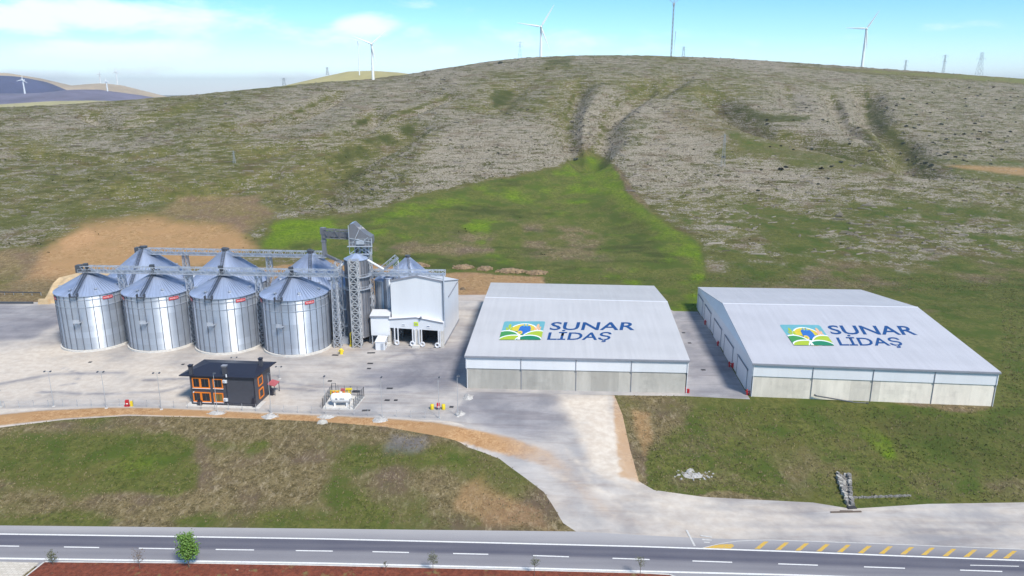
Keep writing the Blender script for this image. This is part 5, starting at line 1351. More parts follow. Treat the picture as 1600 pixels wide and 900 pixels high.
# ---------------------------------------------------------------- gas tank compound
def compound():
    a, b_, c, d = P(504, 639.5), P(553.5, 641), P(569.5, 621), P(519, 617)
    o = a; L = lambda p: (float(p[0]-o[0]), float(p[1]-o[1]))
    base = [L(a), L(b_), L(c), L(d)]
    t = thing('tank_compound', 'fenced gas tank compound on a low concrete slab', 'enclosure', (o[0], o[1], 0))
    m = MB(); m.slab(base, 0, .35); m.build('slab', m_concbase, t)
    post = MB(); mesh = MB(); H = 2.6; z0 = .35
    ins = [(x*.985+.06, y*.97+.1) for x, y in base]
    for k in range(4):
        p, q = ins[k], ins[(k+1) % 4]; n = 5 if k % 2 else 5
        if k == 0: n = 1
        for i in range(n+1 if k else 2):
            f = i/max(n, 1); x, y = p[0]+(q[0]-p[0])*f, p[1]+(q[1]-p[1])*f
            if k == 0 and i == 0: pass
            pm = MB(); pm.box((x, y, z0+H/2), (.1, .1, H)); pm.build('fence_post', m_steeldk, t)
        if k == 0: continue
        for i in range(26):
            f = i/25; x, y = p[0]+(q[0]-p[0])*f, p[1]+(q[1]-p[1])*f; mesh.bar((x, y, z0), (x, y, z0+H-.1), .022)
        for zz in np.linspace(z0+.1, z0+H-.1, 9): mesh.bar((p[0], p[1], zz), (q[0], q[1], zz), .022)
    mesh.build('fence_mesh', m_steeldk, t)
    g = MB(); x1 = ins[1][0]; y1 = ins[1][1]
    for x in (x1-1.0, x1): g.box((x-.02, y1, z0+1.3), (.09, .09, 2.6))
    g.box((x1-.5, y1, z0+2.58), (1.0, .09, .09)); g.build('gate_frame', m_steeldk, t)
    gx = ins[3][0]; gy = ins[3][1]; g = MB()
    for x in (gx, gx+1.0): g.box((x+.05, gy, z0+1.5), (.1, .1, 3.0))
    g.box((gx+.55, gy, z0+2.95), (1.1, .1, .1)); g.build('gate_frame', m_steeldk, t)
    q = P(514.5, 637.5, .3); q2 = P(548, 638.5, .3)
    x0, y0 = q[0], q[1]+1.5; Lt = float(q2[0]-q[0])
    t2 = thing('gas_tank', 'white horizontal gas tank on two saddles inside the fenced compound', 'tank', (x0, y0, .35))
    r = 1.18; zc = 2.05; m = MB()
    prof = [(0.02, -.0), (.35*r, .06), (.7*r, .25), (.92*r, .55), (r, .95), (r, Lt-.95), (.92*r, Lt-.55), (.7*r, Lt-.25), (.35*r, Lt-.06), (.02, Lt)]
    n = 28; vs = [(s, -rr*math.cos(2*math.pi*k/n), zc+rr*math.sin(2*math.pi*k/n)) for rr, s in prof for k in range(n)]
    m.add(vs, [(j*n+k, j*n+(k+1) % n, (j+1)*n+(k+1) % n, (j+1)*n+k) for j in range(len(prof)-1) for k in range(n)])
    m.build('vessel', m_tank, t2, True)
    for f in (.22, .78):
        m = MB(); m.box((Lt*f, 0, .5), (.35, 1.5, 1.0)); m.build('saddle', m_tank, t2)
    m = MB()
    for x, w_ in ((.30, .07), (.335, .05), (.36, .07), (.50, .05), (.545, .07), (.59, .06), (.64, .07), (.685, .05)): m.box((Lt*x, -r*.985, zc+.12), (w_*Lt*.52, .05, .42))
    m.build('vessel_lettering', m_trim, t2)
    m = MB(); m.cyl((Lt*.5, 0, zc+r-.05), (Lt*.5, 0, zc+r+.35), .3, n=10); m.build('manhole', m_tank, t2)
    q = P(536, 622); t3 = thing('pipe_rack', 'yellow pipework rack with orange valves behind the white gas tank', 'pipework', (q[0]-2.5, q[1]-.2, .35))
    m = MB()
    for x in np.linspace(-.5, 4.6, 6): m.bar((x, 0, 0), (x, 0, 1.9), .16)
    for zz in (.5, 1.1, 1.7): m.bar((-.6, 0, zz), (4.7, 0, zz), .16)
    m.bar((4.2, -.2, 0), (4.2, -.2, 2.5), .3); m.bar((3.4, -.2, 2.3), (5.0, -.2, 2.3), .45); m.build('pipe', m_yel, t3)
    for x in (.3, 1.2, 2.1, 3.0):
        m = MB(); m.cyl((x, -.25, 1.0), (x, -.25, 1.6), .26, n=10); m.build('valve', m_orange, t3)
    m = MB(); m.box((2.6, .1, 2.0), (1.0, .5, .6)); m.box((2.6, .1, 1.7), (.4, .4, .3)); m.build('regulator', m_redlt, t3)
compound()
# ---------------------------------------------------------------- lamp posts
def make_lamp(label, h, two, group='lamp posts along the yard'):
    t = thing('lamp_post', label, 'lamp post', group=group)
    b = MB(); b.cyl((0, 0, 0), (0, 0, h), .085, .05, 8); b.build('pole', m_pole, t)
    b = MB(); b.box((0, 0, .08), (.6, .6, .16)); b.build('base_plate', m_concbase, t)
    b = MB(); b.bar((-.75 if two else 0, 0, h-.05), (.6, 0, h-.05), .08); b.build('bracket', m_pole, t)
    for x in ((-.8, .65) if two else (.3,)):
        b = MB(); b.hexa([(x-.2, -.35, h-.15), (x+.2, -.35, h-.15), (x+.2, .15, h-.05), (x-.2, .15, h-.05)], [(x-.2, -.3, h), (x+.2, -.3, h), (x+.18, .15, h+.1), (x-.18, .15, h+.1)]); b.build('lamp_head', m_steeldk, t)
    return t
lmp = {}
LP = [(2, 636, 610, 0, 'lamp post at the outer end of the wire fence, beyond all the silos'), (84.5, 635, 580, 1, 'lamp post on the yard edge in front of the endmost front silo'), (166.5, 638, 580.5, 1, 'lamp post on the yard edge just before the red cabinet with one yellow flank'), (252.5, 640, 582, 1, 'lamp post on the fence line just before the dark house'), (340, 646, 583, 0, 'lamp post standing in front of the dark house windows'), (424, 646.5, 586, 0, 'lamp post on the fence line past the red canopy corner of the dark house'), (437.5, 592, 572.5, 1, 'short twin-head lamp post on the yard behind the dark house'), (509.5, 651, 588.5, 0, 'lamp post rising just in front of the white gas tank'), (597.5, 652.5, 591, 0, 'lamp post with white rubble at its foot, past the gas tank'), (686, 653, 594, 0, 'lamp post directly behind the red cabinet with two yellow barrels'), (715.5, 651, 590, 0, 'lamp post nearest the grey-fronted warehouse corner'), (368, 577, 557, 1, 'lamp post behind the dark house roof, head just above the ridge')]
for px, py, ty, two, lab in LP:
    q = P(px, py); h = hfit(q[0], q[1], ty); k = (two, round(h))
    if k not in lmp: o = make_lamp(lab, h, two); lmp[k] = o; o.location = (q[0], q[1], 0)
    else: dup(lmp[k], (q[0], q[1], 0), random.uniform(-.3, .3), lab)
# ---------------------------------------------------------------- wire fence on the yard edge
def fence(name, label, pts, step, H, parts_step=1):
    w = [P(a, c) for a, c in pts]
    o = w[0]; t = thing(name, label, 'fence', (o[0], o[1], 0)); run = []
    acc = 0
    for a, c in zip(w[:-1], w[1:]):
        L = np.linalg.norm(c-a); s = acc
        while s < L: run.append(a+(c-a)*s/L); s += step
        acc = s-L
    for p in run:
        b = MB(); b.bar((p[0]-o[0], p[1]-o[1], -.2), (p[0]-o[0], p[1]-o[1], H), .09); b.bar((p[0]-o[0], p[1]-o[1], H), (p[0]-o[0], p[1]-o[1]-.25, H+.28), .07); b.build('fence_post', m_pole, t)
    b = MB()
    for a, c in zip(run[:-1], run[1:]):
        for zz in np.linspace(.15, H-.05, 5): b.bar((a[0]-o[0], a[1]-o[1], zz), (c[0]-o[0], c[1]-o[1], zz), .022)
    b.build('fence_wire', m_pole, t)
fence('wire_fence', 'thin wire fence with slim posts along the front edge of the yard', [(-60,638),(0,637.5),(100,635),(200,634.5),(300,638.5),(400,642.5),(500,646.5),(600,650.5),(700,655)], 3.5, 1.7)
# ---------------------------------------------------------------- covers in the yard
CV = [(524, 555, 1.9, 'beside the yellow hydrant'), (580, 551.5, 2.3, 'in front of the elevator tower lattice'), (578.5, 568, 1.6, 'alone below the elevator tower'), (576.5, 576, 1.1, 'small, in mid yard below the tower'), (141, 566, .9, 'small, in front of the endmost silos'), (286, 569.5, .8, 'small, between silo and the dark house chimney'), (609, 607, 1.6, 'on the swirling tyre marks'), (515.5, 595.5, 1.1, 'by the lamp head above the gas tank'), (557, 613, 2.0, 'inside the tank compound'), (572, 641.5, 2.0, 'long, just outside the tank compound'), (705.5, 636, 1.0, 'past the red cabinet with two yellow barrels'), (1068, 520, 1.0, 'far end of the lane between warehouses'), (1077.5, 536, 1.0, 'middle of the lane between warehouses'), (1099, 578, 1.2, 'near end of the lane between warehouses'), (605, 625.5, 1.3, 'faint, beyond the tank compound'), (618.5, 625.5, .9, 'faint short, beyond the tank compound')]
for px, py, L, lab in CV:
    q = P(px, py); z0 = .36 if 'inside the tank' in lab else 0.02
    b = MB(); b.box((0, 0, .03), (L, .9, .06)); b.box((0, 0, .075), (L*.86, .66, .03))
    single('drain_cover', b, m_cover, 'dark drain cover '+lab, 'drain cover', (q[0], q[1], z0), random.uniform(-.1, .1), 'dark drain covers in the yard')
# ---------------------------------------------------------------- heaps, rubble, bank
def heap(name, label, px, py, w, d, h, mat_, cat, z=None, seed=0, grp=None, chunks=0, cs=1.0):
    q = G(px, py) if z is None else P(px, py, z)
    n = 26; b = MB(); vs = []; m = 8
    for j in range(m+1):
        for k in range(n):
            a = 2*math.pi*k/n; f = j/m
            nz = float(fbm(np.array([math.cos(a)*f*2.3+seed*7.1]), np.array([math.sin(a)*f*2.3+seed]), seed, 3)[0])
            x = math.cos(a)*f*w/2*(.8+.4*nz); y = math.sin(a)*f*d/2*(.8+.4*nz)
            vs.append((x, y, h*(1-f**1.7)*(.45+1.1*nz)-.12*(f > .95)))
    b.add(vs, [(j*n+k, (j+1)*n+k, (j+1)*n+(k+1) % n, j*n+(k+1) % n) for j in range(m) for k in range(n)])
    r = random.Random(seed)
    for _ in range(chunks):
        a = r.uniform(0, 6.28); f = r.uniform(.2, 1.15 if chunks < 60 else 1.7); s = r.uniform(.12, .4)*cs
        b.box((math.cos(a)*f*w/2, math.sin(a)*f*d/2, h*.5*max(0, 1-f)+s*.2), (s*1.6, s, s*.8), 0, a, .7)
    return single(name, b, mat_, label, cat, (q[0], q[1], q[2]-.03), 0, grp)
gr = 'white rubble heaps'
heap('rubble_heap', 'white rubble heap at the lamp post before the dark house', 339, 645.5, 4.2, 2.6, .5, m_rubble, 'rubble', seed=1, grp=gr, chunks=8)
heap('rubble_heap', 'white rubble heap at the lamp post past the dark house corner', 421, 651, 4.0, 3.0, .6, m_rubble, 'rubble', seed=2, grp=gr, chunks=8)
heap('rubble_heap', 'white rubble heap at the lamp post before the gas tank', 510, 652, 4.6, 2.4, .5, m_rubble, 'rubble', seed=3, grp=gr, chunks=8)
heap('rubble_heap', 'greyish lower rubble heap on the track below the gas tank', 504, 660, 2.6, 2.8, .6, m_conc1, 'rubble', seed=4, grp=gr, chunks=12)
heap('rubble_heap', 'white rubble heap at the lamp post past the gas tank', 594, 656.5, 4.0, 3.6, .5, m_rubble, 'rubble', seed=5, grp=gr, chunks=8)
heap('rubble_heap', 'pale rubble heap at the grey-fronted warehouse corner, upper one', 731, 622, 3.0, 3.4, .8, m_rubble, 'rubble', seed=6, grp=gr, chunks=10)
heap('rubble_heap', 'pale rubble heap at the end of the wire fence, lower one', 719, 647, 2.6, 3.0, .6, m_rubble, 'rubble', seed=7, grp=gr, chunks=10)
heap('rubble_heap', 'white broken limestone spilled on the grass bank by the access road', 1084, 743, 5.2, 2.8, .16, m_rubble, 'rubble', seed=8, grp=gr, chunks=70)
q = G(1077, 738); b = MB(); b.box((0, 0, .35), (1.7, .7, .5), 0, .75, .7); b.box((.6, .5, .2), (.8, .6, .4), 0, .3, .7)
single('boulder', b, m_rubble, 'bright white limestone block lying on the broken rubble', 'boulder', (q[0], q[1], q[2]-.05))
m_soil = M('tan_soil', (.22, .155, .09), .95, 0, .45, .8, bump=.8)
for k, (px, py, w_, h_) in enumerate(((648, 415, 13, 2.2), (722, 418, 9, 1.8), (757, 420, 6, 1.8), (800, 424, 13, 2.4), (838, 427, 8, 2.0))):
    lab = ['tan soil heap behind the hall and conveyor end', 'tan soil heap first along the weedy berm behind the yard', 'small tan soil heap in the middle of the weedy berm', 'widest tan soil heap on the weedy berm behind the warehouse', 'tan soil heap at the grass end of the weedy berm'][k]
    heap('soil_heap', lab, px, py, w_, 6, h_*.6, m_soil, 'soil heap', seed=20+k, grp='tan soil heaps on the berm', chunks=40, cs=3.2)
heap('soil_heap', 'small dark brown soil heap by the rear of the intake hall', 723, 452, 2.6, 2.0, .8, M('dark_soil', (.12, .09, .06), .95, 0, .3, 1), 'soil heap', seed=31)
# cut earth bank at the back of the silos
q = P(60, 474); q1 = P(135, 474)
t = thing('earth_bank', 'pale tan cut earth bank stepped behind the endmost front silo', 'earth bank', (q[0], q[1], 0))
m_cut = M('cut_clay', (.50, .37, .22), .95, 0, .18, .25, (1, 1, 2.5), bump=.4)
W = float(q1[0]-q[0]); top = [P(a, c) for a, c in ((70, 428), (108, 422))]
def hh(px, py, y): return PY(px, py, y)[2]
b = MB(); n = 18; vs = []
for k in range(n+1):
    f = k/n; x = W*f*1.1; hz_ = 8.2*min(1, f*6+.1)*(.9+.22*float(fbm(np.array([f*9.]), np.array([2.]), 3, 3)[0]))
    vs += [(x, 0, -.1), (x+1.2*(1-f), 1.0, hz_*.45), (x+1.8*(1-f), 3.2, hz_*.85), (x+2.2*(1-f), 6.5, hz_), (x+2*(1-f), 22, hz_*.8), (x, 34, -.2)]
b.add(vs, [(k*6+j, (k+1)*6+j, (k+1)*6+j+1, k*6+j+1) for k in range(n) for j in range(5)]+[tuple(range(5, -1, -1)), tuple(range(n*6, n*6+6))]); b.build('bank', m_cut, t)
b = MB(); b.box((2.6, -.6, .9), (4.0, 1.4, 1.8), 0, 0, .85); b.build('lower_step', m_cut, t)
# dark kerb wall and rail along the gravel apron
a, c = P(-120, 474), P(52, 474.5); b = MB(); L = c-a
b.box((float(L[0])/2, 0, .35), (float(L[0]), .5, .7)); single('low_wall', b, m_steeldk, 'low dark kerb wall along the back of the bluish gravel apron', 'wall', (a[0], a[1], 0), math.atan2(L[1], L[0]))
a, c = P(-120, 459), P(64, 462); L = c-a
t = thing('guard_rail', 'thin dark guard rail running behind the bluish gravel apron', 'guard rail', (a[0], a[1], 0), math.atan2(L[1], L[0]))
LL = float(np.linalg.norm(L)); b = MB(); b.bar((0, 0, 1.2), (LL, 0, 1.2), .14, .4); b.build('rail', m_steeldk, t)
for k in range(14): b = MB(); b.bar((LL*k/13, .2, 0), (LL*k/13, .2, 1.3), .14); b.build('post', m_steel, t)
# dark pipe leaning in front of the cream wall
a = G(1332, 629); e = P(1273, 616, 1.2)
t = thing('leaning_pipe', 'long dark pipe leaning on the grass against the cream concrete wall', 'pipe', (a[0], a[1], a[2]))
d = Vector((float(e[0]-a[0]), float(e[1]-a[1])-1.0, float(e[2]-a[2]))); b = MB(); b.cyl((0, 0, .15), d, .17, n=8); b.cyl(d, d+Vector((-.5, 0, .25)), .22, n=8); b.build('tube', m_steeldk, t)
b = MB(); b.cyl((0, 0, .1), (3.4, -.6, .12), .1, n=6); b.box((3.4, -.6, .1), (.6, .4, .25)); b.build('foot', m_steeldk, t)
# culvert and ditch by the frontage
a = G(1317, 742); e = G(1328, 792)
t = thing('drain_chute', 'broken grey concrete drain chute running down the grass bank to a dark mouth', 'drain', (e[0], e[1], e[2]))
m_cdark = M('dirty_concrete', (.20, .19, .18), .9, 0, .4, 2); dx, dy, dz = a-e; b = MB(); rr_ = random.Random(5)
for k in range(150):
    f = k/150; w0 = .45+.95*f; s_ = rr_.uniform(-1, 1); ed = abs(s_) > .6
    b.box((dx*f+s_*w0, dy*f+rr_.uniform(-.2, .2), dz*f+(.30 if ed else .05)+rr_.uniform(-.05, .1)), (rr_.uniform(.35, .8), rr_.uniform(.3, .9), .75 if ed else .3), rr_.choice((0, 0, 1)), rr_.uniform(-.5, .5), .85)
b.build('chute', [m_cdark, m_conc1], t)
b = MB(); b.box((.1, -.5, .1), (2.0, .8, .4), 0, .1, .8); b.build('mouth', m_void, t)
a, e = G(1334, 779), G(1424, 776); b = MB(); v_ = a-a

for k in range(34):
    q = (e-a)*k/34; b.box((q[0], q[1]+rr_.uniform(-.12, .12), q[2]+.05), (rr_.uniform(.3, .6), .35, rr_.uniform(.3, .75)), 0, rr_.uniform(-.2, .2), .9)
single('ditch_kerb', b, m_cdark, 'weathered grey ditch kerb running from the drain chute along the bank foot', 'kerb', a)
b = MB(); b.bar((0, 0, .06), (6, .2, .08), .35, .12); b.bar((2, .4, .06), (4.4, .3, .08), .3, .14); q = P(1298, 800.5, -2.95)
single('plank', b, m_bark, 'dark planks lying on the gravel below the drain chute', 'plank', q)
# ---------------------------------------------------------------- trees
def tree(name, label, px, py, h, cw, ch, nleaf, leafsz, mat_, seed, twigs=9, lean=0):
    q = P(px, py, ZR+.14); r = random.Random(seed)
    t = thing(name, label, 'tree', (q[0], q[1], ZR+.13)); t['group'] = 'trees on the red median'
    b = MB(); tr = max(.05, h*.014)
    top = Vector((lean, 0, h*.86)); k0 = h-ch
    prev = Vector((0, 0, 0))
    for j in range(1, 6):
        p = Vector((lean*(j/5)**2+r.uniform(-.03, .03)*h*.3, r.uniform(-.03, .03)*h*.3, h*.86*j/5)); b.cyl(prev, p, tr*(1-.15*(j-1)), tr*(1-.15*j), 7); prev = p
    tips = []
    for k in range(twigs):
        z0 = k0+(h*.8-k0)*(k+.3)/twigs; a = k*2.4+r.uniform(-.4, .4); L = cw*.5*r.uniform(.7, 1.05)*(1-.35*k/twigs)
        p0 = Vector((lean*(z0/h)**2, 0, z0)); p1 = p0+Vector((math.cos(a)*L*.55, math.sin(a)*L*.55, L*.45)); p2 = p0+Vector((math.cos(a)*L, math.sin(a)*L, L*.95))
        b.cyl(p0, p1, tr*.5, tr*.32, 5); b.cyl(p1, p2, tr*.32, tr*.12, 5); tips += [p1, p2, (p0+p1)/2]
        for _ in range(3):
            p3 = p1+(p2-p1)*r.random()+Vector((r.uniform(-1, 1), r.uniform(-1, 1), r.uniform(.1, 1)))*L*.33; b.cyl(p1.lerp(p2, r.random()*.6), p3, tr*.2, tr*.08, 4); tips.append(p3)
    b.build('trunk', m_bark, t)
    m = MB(); tone = []
    clumps = []
    for p in tips: clumps.append((p, cw*.17*r.uniform(.7, 1.25), r.random()))
    for _ in range(nleaf):
        c, rad, tn = r.choice(clumps)
        d = Vector((r.gauss(0, 1), r.gauss(0, 1), r.gauss(0, 1)))*rad*.75
        p = c+d
        if p.z > h*1.02 or p.z < k0*.9: continue
        s = leafsz*r.uniform(.6, 1.3); n1 = Vector((r.gauss(0, 1), r.gauss(0, 1), r.gauss(0, 1))).normalized(); n2 = n1.orthogonal().normalized()
        m.quad(p-n1*s, p+n2*s*.5, p+n1*s, p-n2*s*.5); tone.append(min(1, max(0, tn*.6+r.random()*.4)))
    cr = m.build('crown', mat_, t); a = cr.data.attributes.new('tone', 'FLOAT', 'FACE'); a.data.foreach_set('value', tone)
    return t
tree('leafy_tree', 'bright green young leafy tree on the red soil median', 295.5, 886.5, 6.9, 2.9, 5.6, 3000, .18, m_leaf, 3, 13)
tree('sapling', 'small dull sapling at the paved end of the median', 83, 884, 2.9, 1.7, 2.2, 260, .12, m_leafdull, 5, 7)
tree('sapling', 'bare brown sapling just before the leafy green tree', 218.5, 889, 4.1, 2.0, 2.9, 160, .10, M('dry_twig_leaf', (.16, .12, .08), .8, 0, .3, 3), 6, 10)
tree('sapling', 'tiny thin sapling between the leafy tree and the road middle', 603, 893, 2.2, .8, 1.3, 40, .10, m_leafdull, 8, 4)
tree('sapling', 'thin sapling with a few dull leaves opposite the access track', 677, 895, 4.0, 1.7, 2.3, 260, .11, m_leafdull, 9, 8)
tree('sapling', 'thin sapling with sparse leaves, next to last on the median', 835, 899, 3.6, 1.5, 2.0, 150, .11, m_leafdull, 10, 7)
tree('sapling', 'thin nearly bare sapling at the tail end of the median', 1000, 901, 4.2, 2.0, 2.4, 150, .11, m_leafdull, 12, 8)
# ---------------------------------------------------------------- wind turbines
def turbine(label, hub, basepy, D, blade_px, angs, yaw=0, thick=1.05):
    """hub sight point at distance D; tower goes down to the ground"""
    q = PY(hub[0], hub[1], D); s = D/FPX
    gzv = gz(q[0], q[1]) if D < 1450 else PY(hub[0], basepy+3, D)[2]
    zb = min(gzv, PY(hub[0], basepy+4, D)[2])
    H = float(q[2]-zb); t = thing('wind_turbine', label, 'wind turbine', (q[0], q[1], zb), yaw, 'white wind turbines on the hills')
    k = s*thick; r0 = 2.1*k; r1 = 1.35*k
    b = MB(); b.cyl((0, 0, -2), (0, 0, H-1.2*k), r0, r1, 16); b.build('tower', m_turb, t, False)
    b = MB(); b.box((0, 2.2*k, H), (3.0*k, 8.0*k, 3.0*k), 0, 0, .9); b.build('nacelle', m_turb, t)
    b = MB(); b.lathe([(0.05, 0), (1.1*k, .5*k), (1.6*k, 1.6*k), (1.7*k, 3.0*k)], 14)
    b.v = [(x, -4.6*k+z, H+y) for x, y, z in b.v]; hb = b.build('hub', m_turb, t)
    L = blade_px*s
    for a in angs:
        a = R_(a); dx, dz = math.cos(a), math.sin(a); px_, pz = -dz, dx
        st = [(.0, .55, .5), (.06, .6, .5), (.16, 1.25, .32), (.35, 1.0, .22), (.65, .65, .14), (.92, .35, .08), (1.0, .08, .04)]
        vs = []; y0 = -3.0*k
        for f, cwd, th in st:
            c = (dx*L*f, y0, H+dz*L*f); w_ = cwd*k*1.5; h_ = th*k*1.5
            vs += [(c[0]+px_*w_*.6, y0, c[2]+pz*w_*.6), (c[0]+px_*.1*w_, y0-h_, c[2]+pz*.1*w_), (c[0]-px_*w_*.8, y0, c[2]-pz*w_*.8), (c[0]+px_*.1*w_, y0+h_, c[2]+pz*.1*w_)]
        b = MB(); n = len(st)
        b.add(vs, [(j*4+i, j*4+(i+1) % 4, (j+1)*4+(i+1) % 4, (j+1)*4+i) for j in range(n-1) for i in range(4)]+[(0, 1, 2, 3)]); b.build('blade', m_turb, t)
turbine('white wind turbine standing on the left shoulder of the hill', (580.5, 69), 124, 820, 29, (40, 158, 281), R_(8))
turbine('white wind turbine on the crest, left of the tall measuring mast', (845.5, 42), 86, 930, 36, (58, 171, 292), R_(-6))
turbine('white wind turbine alone on the crest, right of the measuring mast', (1354, 45), 103, 1180, 29, (60, 176, 278), R_(-25))
turbine('pale far wind turbine half hidden behind the shoulder turbine', (559, 64), 112, 1750, 12, (40, 162, 282), R_(10), .42)
turbine('far wind turbine standing before the dark scrub hill', (35.5, 125), 146, 3500, 9, (80, 190, 330), R_(0), .6)
turbine('far wind turbine rising from the heath hill slope', (166, 127), 142, 3600, 7, (95, 215, 335), R_(0), .55)
turbine('faint farthest wind turbine behind the dry hill', (181, 112), 134, 4900, 6, (90, 210, 330), R_(0), .5)
turbine('faint far wind turbine left of the dry hill top', (155, 116), 134, 4900, 6, (60, 180, 300), R_(0), .5)
# ---------------------------------------------------------------- pylons and masts
m_pyl = M('pylon_steel', (.32, .35, .38), .6, .2)
def pylon(label, px, top, base, D, w, arms=2):
    q = PY(px, top, D); zb = gz(q[0], q[1]) if D < 1450 else float(PY(px, base+3, D)[2]); H = float(q[2]-zb)
    t = thing('power_pylon', label, 'pylon', (q[0], q[1], zb), 0, 'lattice power pylons on the hill'); s = D/FPX
    th = .11*s
    b = MB(); b.mast((0, 0), w*s, w*s*.38, -1, H*.78, H/6, th); b.mast((0, 0), w*s*.38, w*s*.3, H*.78, H, H/8, th); b.build('lattice_body', m_pyl, t)
    for k in range(arms):
        b = MB(); z = H*(.8+.17*k); a = w*s*(.85 if k else .7)
        b.bar((-a, 0, z), (a, 0, z), th*1.5); b.bar((-a, 0, z), (0, 0, z+H*.05), th); b.bar((a, 0, z), (0, 0, z+H*.05), th)
        for x in (-a, a): b.bar((x, 0, z), (x, 0, z-H*.07), th*1.2)
        b.build('cross_arm', m_pyl, t)
pylon('lattice pylon left of the crest turbine', 812.5, 65.5, 91, 960, 6.5)
pylon('lattice pylon close beside the tall measuring mast', 1068.5, 73, 87, 1000, 6)
pylon('large lattice pylon at the right end of the hill crest', 1535, 82, 111, 1180, 10, 1)
pylon('faint tall pylon second from the right end of the crest', 1477.5, 86, 108, 1250, 5)
pylon('faint slim pylon on the crest beyond the lone turbine', 1416, 94, 106, 1250, 4)
pylon('lattice pylon on the skyline before the yellowish far hill', 443, 122, 136, 800, 6)
pylon('tiny pylon on top of the yellowish far hill', 511, 105, 114, 1910, 4)
pylon('small pylon halfway up the stony hillside', 364.5, 236, 256, G(364, 255)[1], 4)
pylon('slim pylon on the stony slope right of the green valley', 1133, 210, 262, G(1133, 260)[1], 6)
# measuring mast, with top antennas
q = PY(1053, 6, 960); zb = gz(q[0], q[1]); H = float(q[2]-zb)
t = thing('measuring_mast', 'very tall thin measuring mast on the hill crest', 'mast', (q[0], q[1], zb))
b = MB(); b.mast((0, 0), 1.5, 1.3, -1, H, 5, .2); b.build('mast_body', m_pyl, t)
b = MB(); b.bar((0, 0, H), (-7, 0, H+6), .5); b.bar((0, 0, H), (7, 0, H+6), .5); b.bar((0, 0, H), (-1, 0, H+9), .4); b.bar((0, 0, H), (2, 0, H+9), .4); b.box((0, 0, H-.5), (2.6, 2.2, 2.4)); b.build('antenna', m_pyl, t)
b = MB(); b.bar((3.6, 0, H*.30), (4.2, 0, H*.50), .5); b.bar((3.2, 0, H*.06), (3.6, 0, H*.30), .25); b.bar((0, 0, H*.3), (3.6, 0, H*.32), .2); b.build('side_antenna', m_pyl, t)
# ---------------------------------------------------------------- grass tufts, limestone ledges and low scrub: stuff nobody could count
def vcol_mat(name, rough=.9):
    t = NT(name); a = t.attr('tint'); n = t.noise(t.coord(), 3, 3)
    t.lk(t.mix(t.math('MULTIPLY', n, .5), a.outputs['Color'], (.02, .02, .01, 1), 'MIX'), t.b.inputs['Base Color']); t.b.inputs['Roughness'].default_value = rough; t.b.inputs['Specular IOR Level'].default_value = .1
    return t.mat
def stuff_mesh(name, V, F, Cc, mat_):
    me = bpy.data.meshes.new(name); me.from_pydata(V.tolist(), [], F.tolist()); me.materials.append(mat_)
    a = me.color_attributes.new('tint', 'FLOAT_COLOR', 'POINT'); a.data.foreach_set('color', np.column_stack([Cc, np.ones(len(Cc))]).astype(np.float32).ravel()); me.update()
    o = bpy.data.objects.new(name, me); COL.objects.link(o); o['kind'] = 'stuff'; return o
def lin(c, k): return np.array(srgb(*c, k)[:3])
def tufts():
    n = 125000
    y = rng.uniform(118, 300, n); x = rng.uniform(-1, 1, n)*y*.88
    u, v = proj(np.column_stack([x, y, np.zeros(n)]))
    keep = np.ones(n, bool)
    for poly in (YARD, TRACK, ACCESS): keep &= ~pin(*proj(np.column_stack([x, y, ground_h(x, y)])), poly)
    bx = np.interp(x, BX, BY); keep &= (y > bx+1.0) | ((y > 300)); keep &= ~((u > 1085) & (u < 1565) & (v > 455) & (v < 636))
    keep &= ~((u > 730) & (u < 1080) & (v > 440) & (v < 618))
    x, y = x[keep], y[keep]; z = ground_h(x, y); m = masks(x, y, z, 'ground'); n = len(x)
    g_ = np.clip(m['green']*.9+m['dark']*.6+m['bright']-.7*m['straw']+rng.normal(0, .28, n), 0, 1)
    keep = rng.random(n) < np.clip(.9-m['orange'], .1, 1)*(.35+.65*vnoise(x/3.5, y/3.5, 71)); x, y, z, g_ = x[keep], y[keep], z[keep], g_[keep]; br_ = m['bright'][keep]; n = len(x)
    ca, cb, cc = lin((172,156,122), .76), lin((100,112,54), .76), lin((120,146,40), .74)
    col = ca*(1-g_[:, None])+cb*g_[:, None]; col = col*(1-br_[:, None]*.6)+cc*br_[:, None]*.6; col *= rng.uniform(.75, 1.2, n)[:, None]
    V = []; C_ = []
    s = rng.uniform(.14, .36, n)
    for k in range(3):
        a = rng.uniform(0, 6.28, n); w = s*rng.uniform(.3, .6, n); ln = rng.uniform(-.5, .5, n)*s; lm = rng.uniform(-.5, .5, n)*s
        ox, oy = rng.normal(0, .18, n), rng.normal(0, .18, n)
        p0 = np.column_stack([x+ox-np.cos(a)*w, y+oy-np.sin(a)*w, z-.05]); p1 = np.column_stack([x+ox+np.cos(a)*w, y+oy+np.sin(a)*w, z-.05]); p2 = np.column_stack([x+ox+ln, y+oy+lm, z+s])
        V.append(np.stack([p0, p1, p2], 1).reshape(-1, 3)); C_.append(np.repeat(col, 3, 0))
    V = np.concatenate(V); F = np.arange(len(V)).reshape(-1, 3); stuff_mesh('grass', V, F, np.concatenate(C_), vcol_mat('grass_blade'))
tufts()
BOX8 = np.array([(-1,-1,-1),(1,-1,-1),(1,1,-1),(-1,1,-1),(-1,-1,1),(1,-1,1),(1,1,1),(-1,1,1)], float)*.5
BOXF = np.array([(0,3,2,1),(4,5,6,7),(0,1,5,4),(1,2,6,5),(2,3,7,6),(3,0,4,7)])
def hill_pts(n):
    y = 330*(1080/330)**rng.random(n); x = rng.uniform(-.76, .76, n)*y
    yc, _ = crest(x/y); k = y < yc+10; x, y = x[k], y[k]
    return x, y, ground_h(x, y)
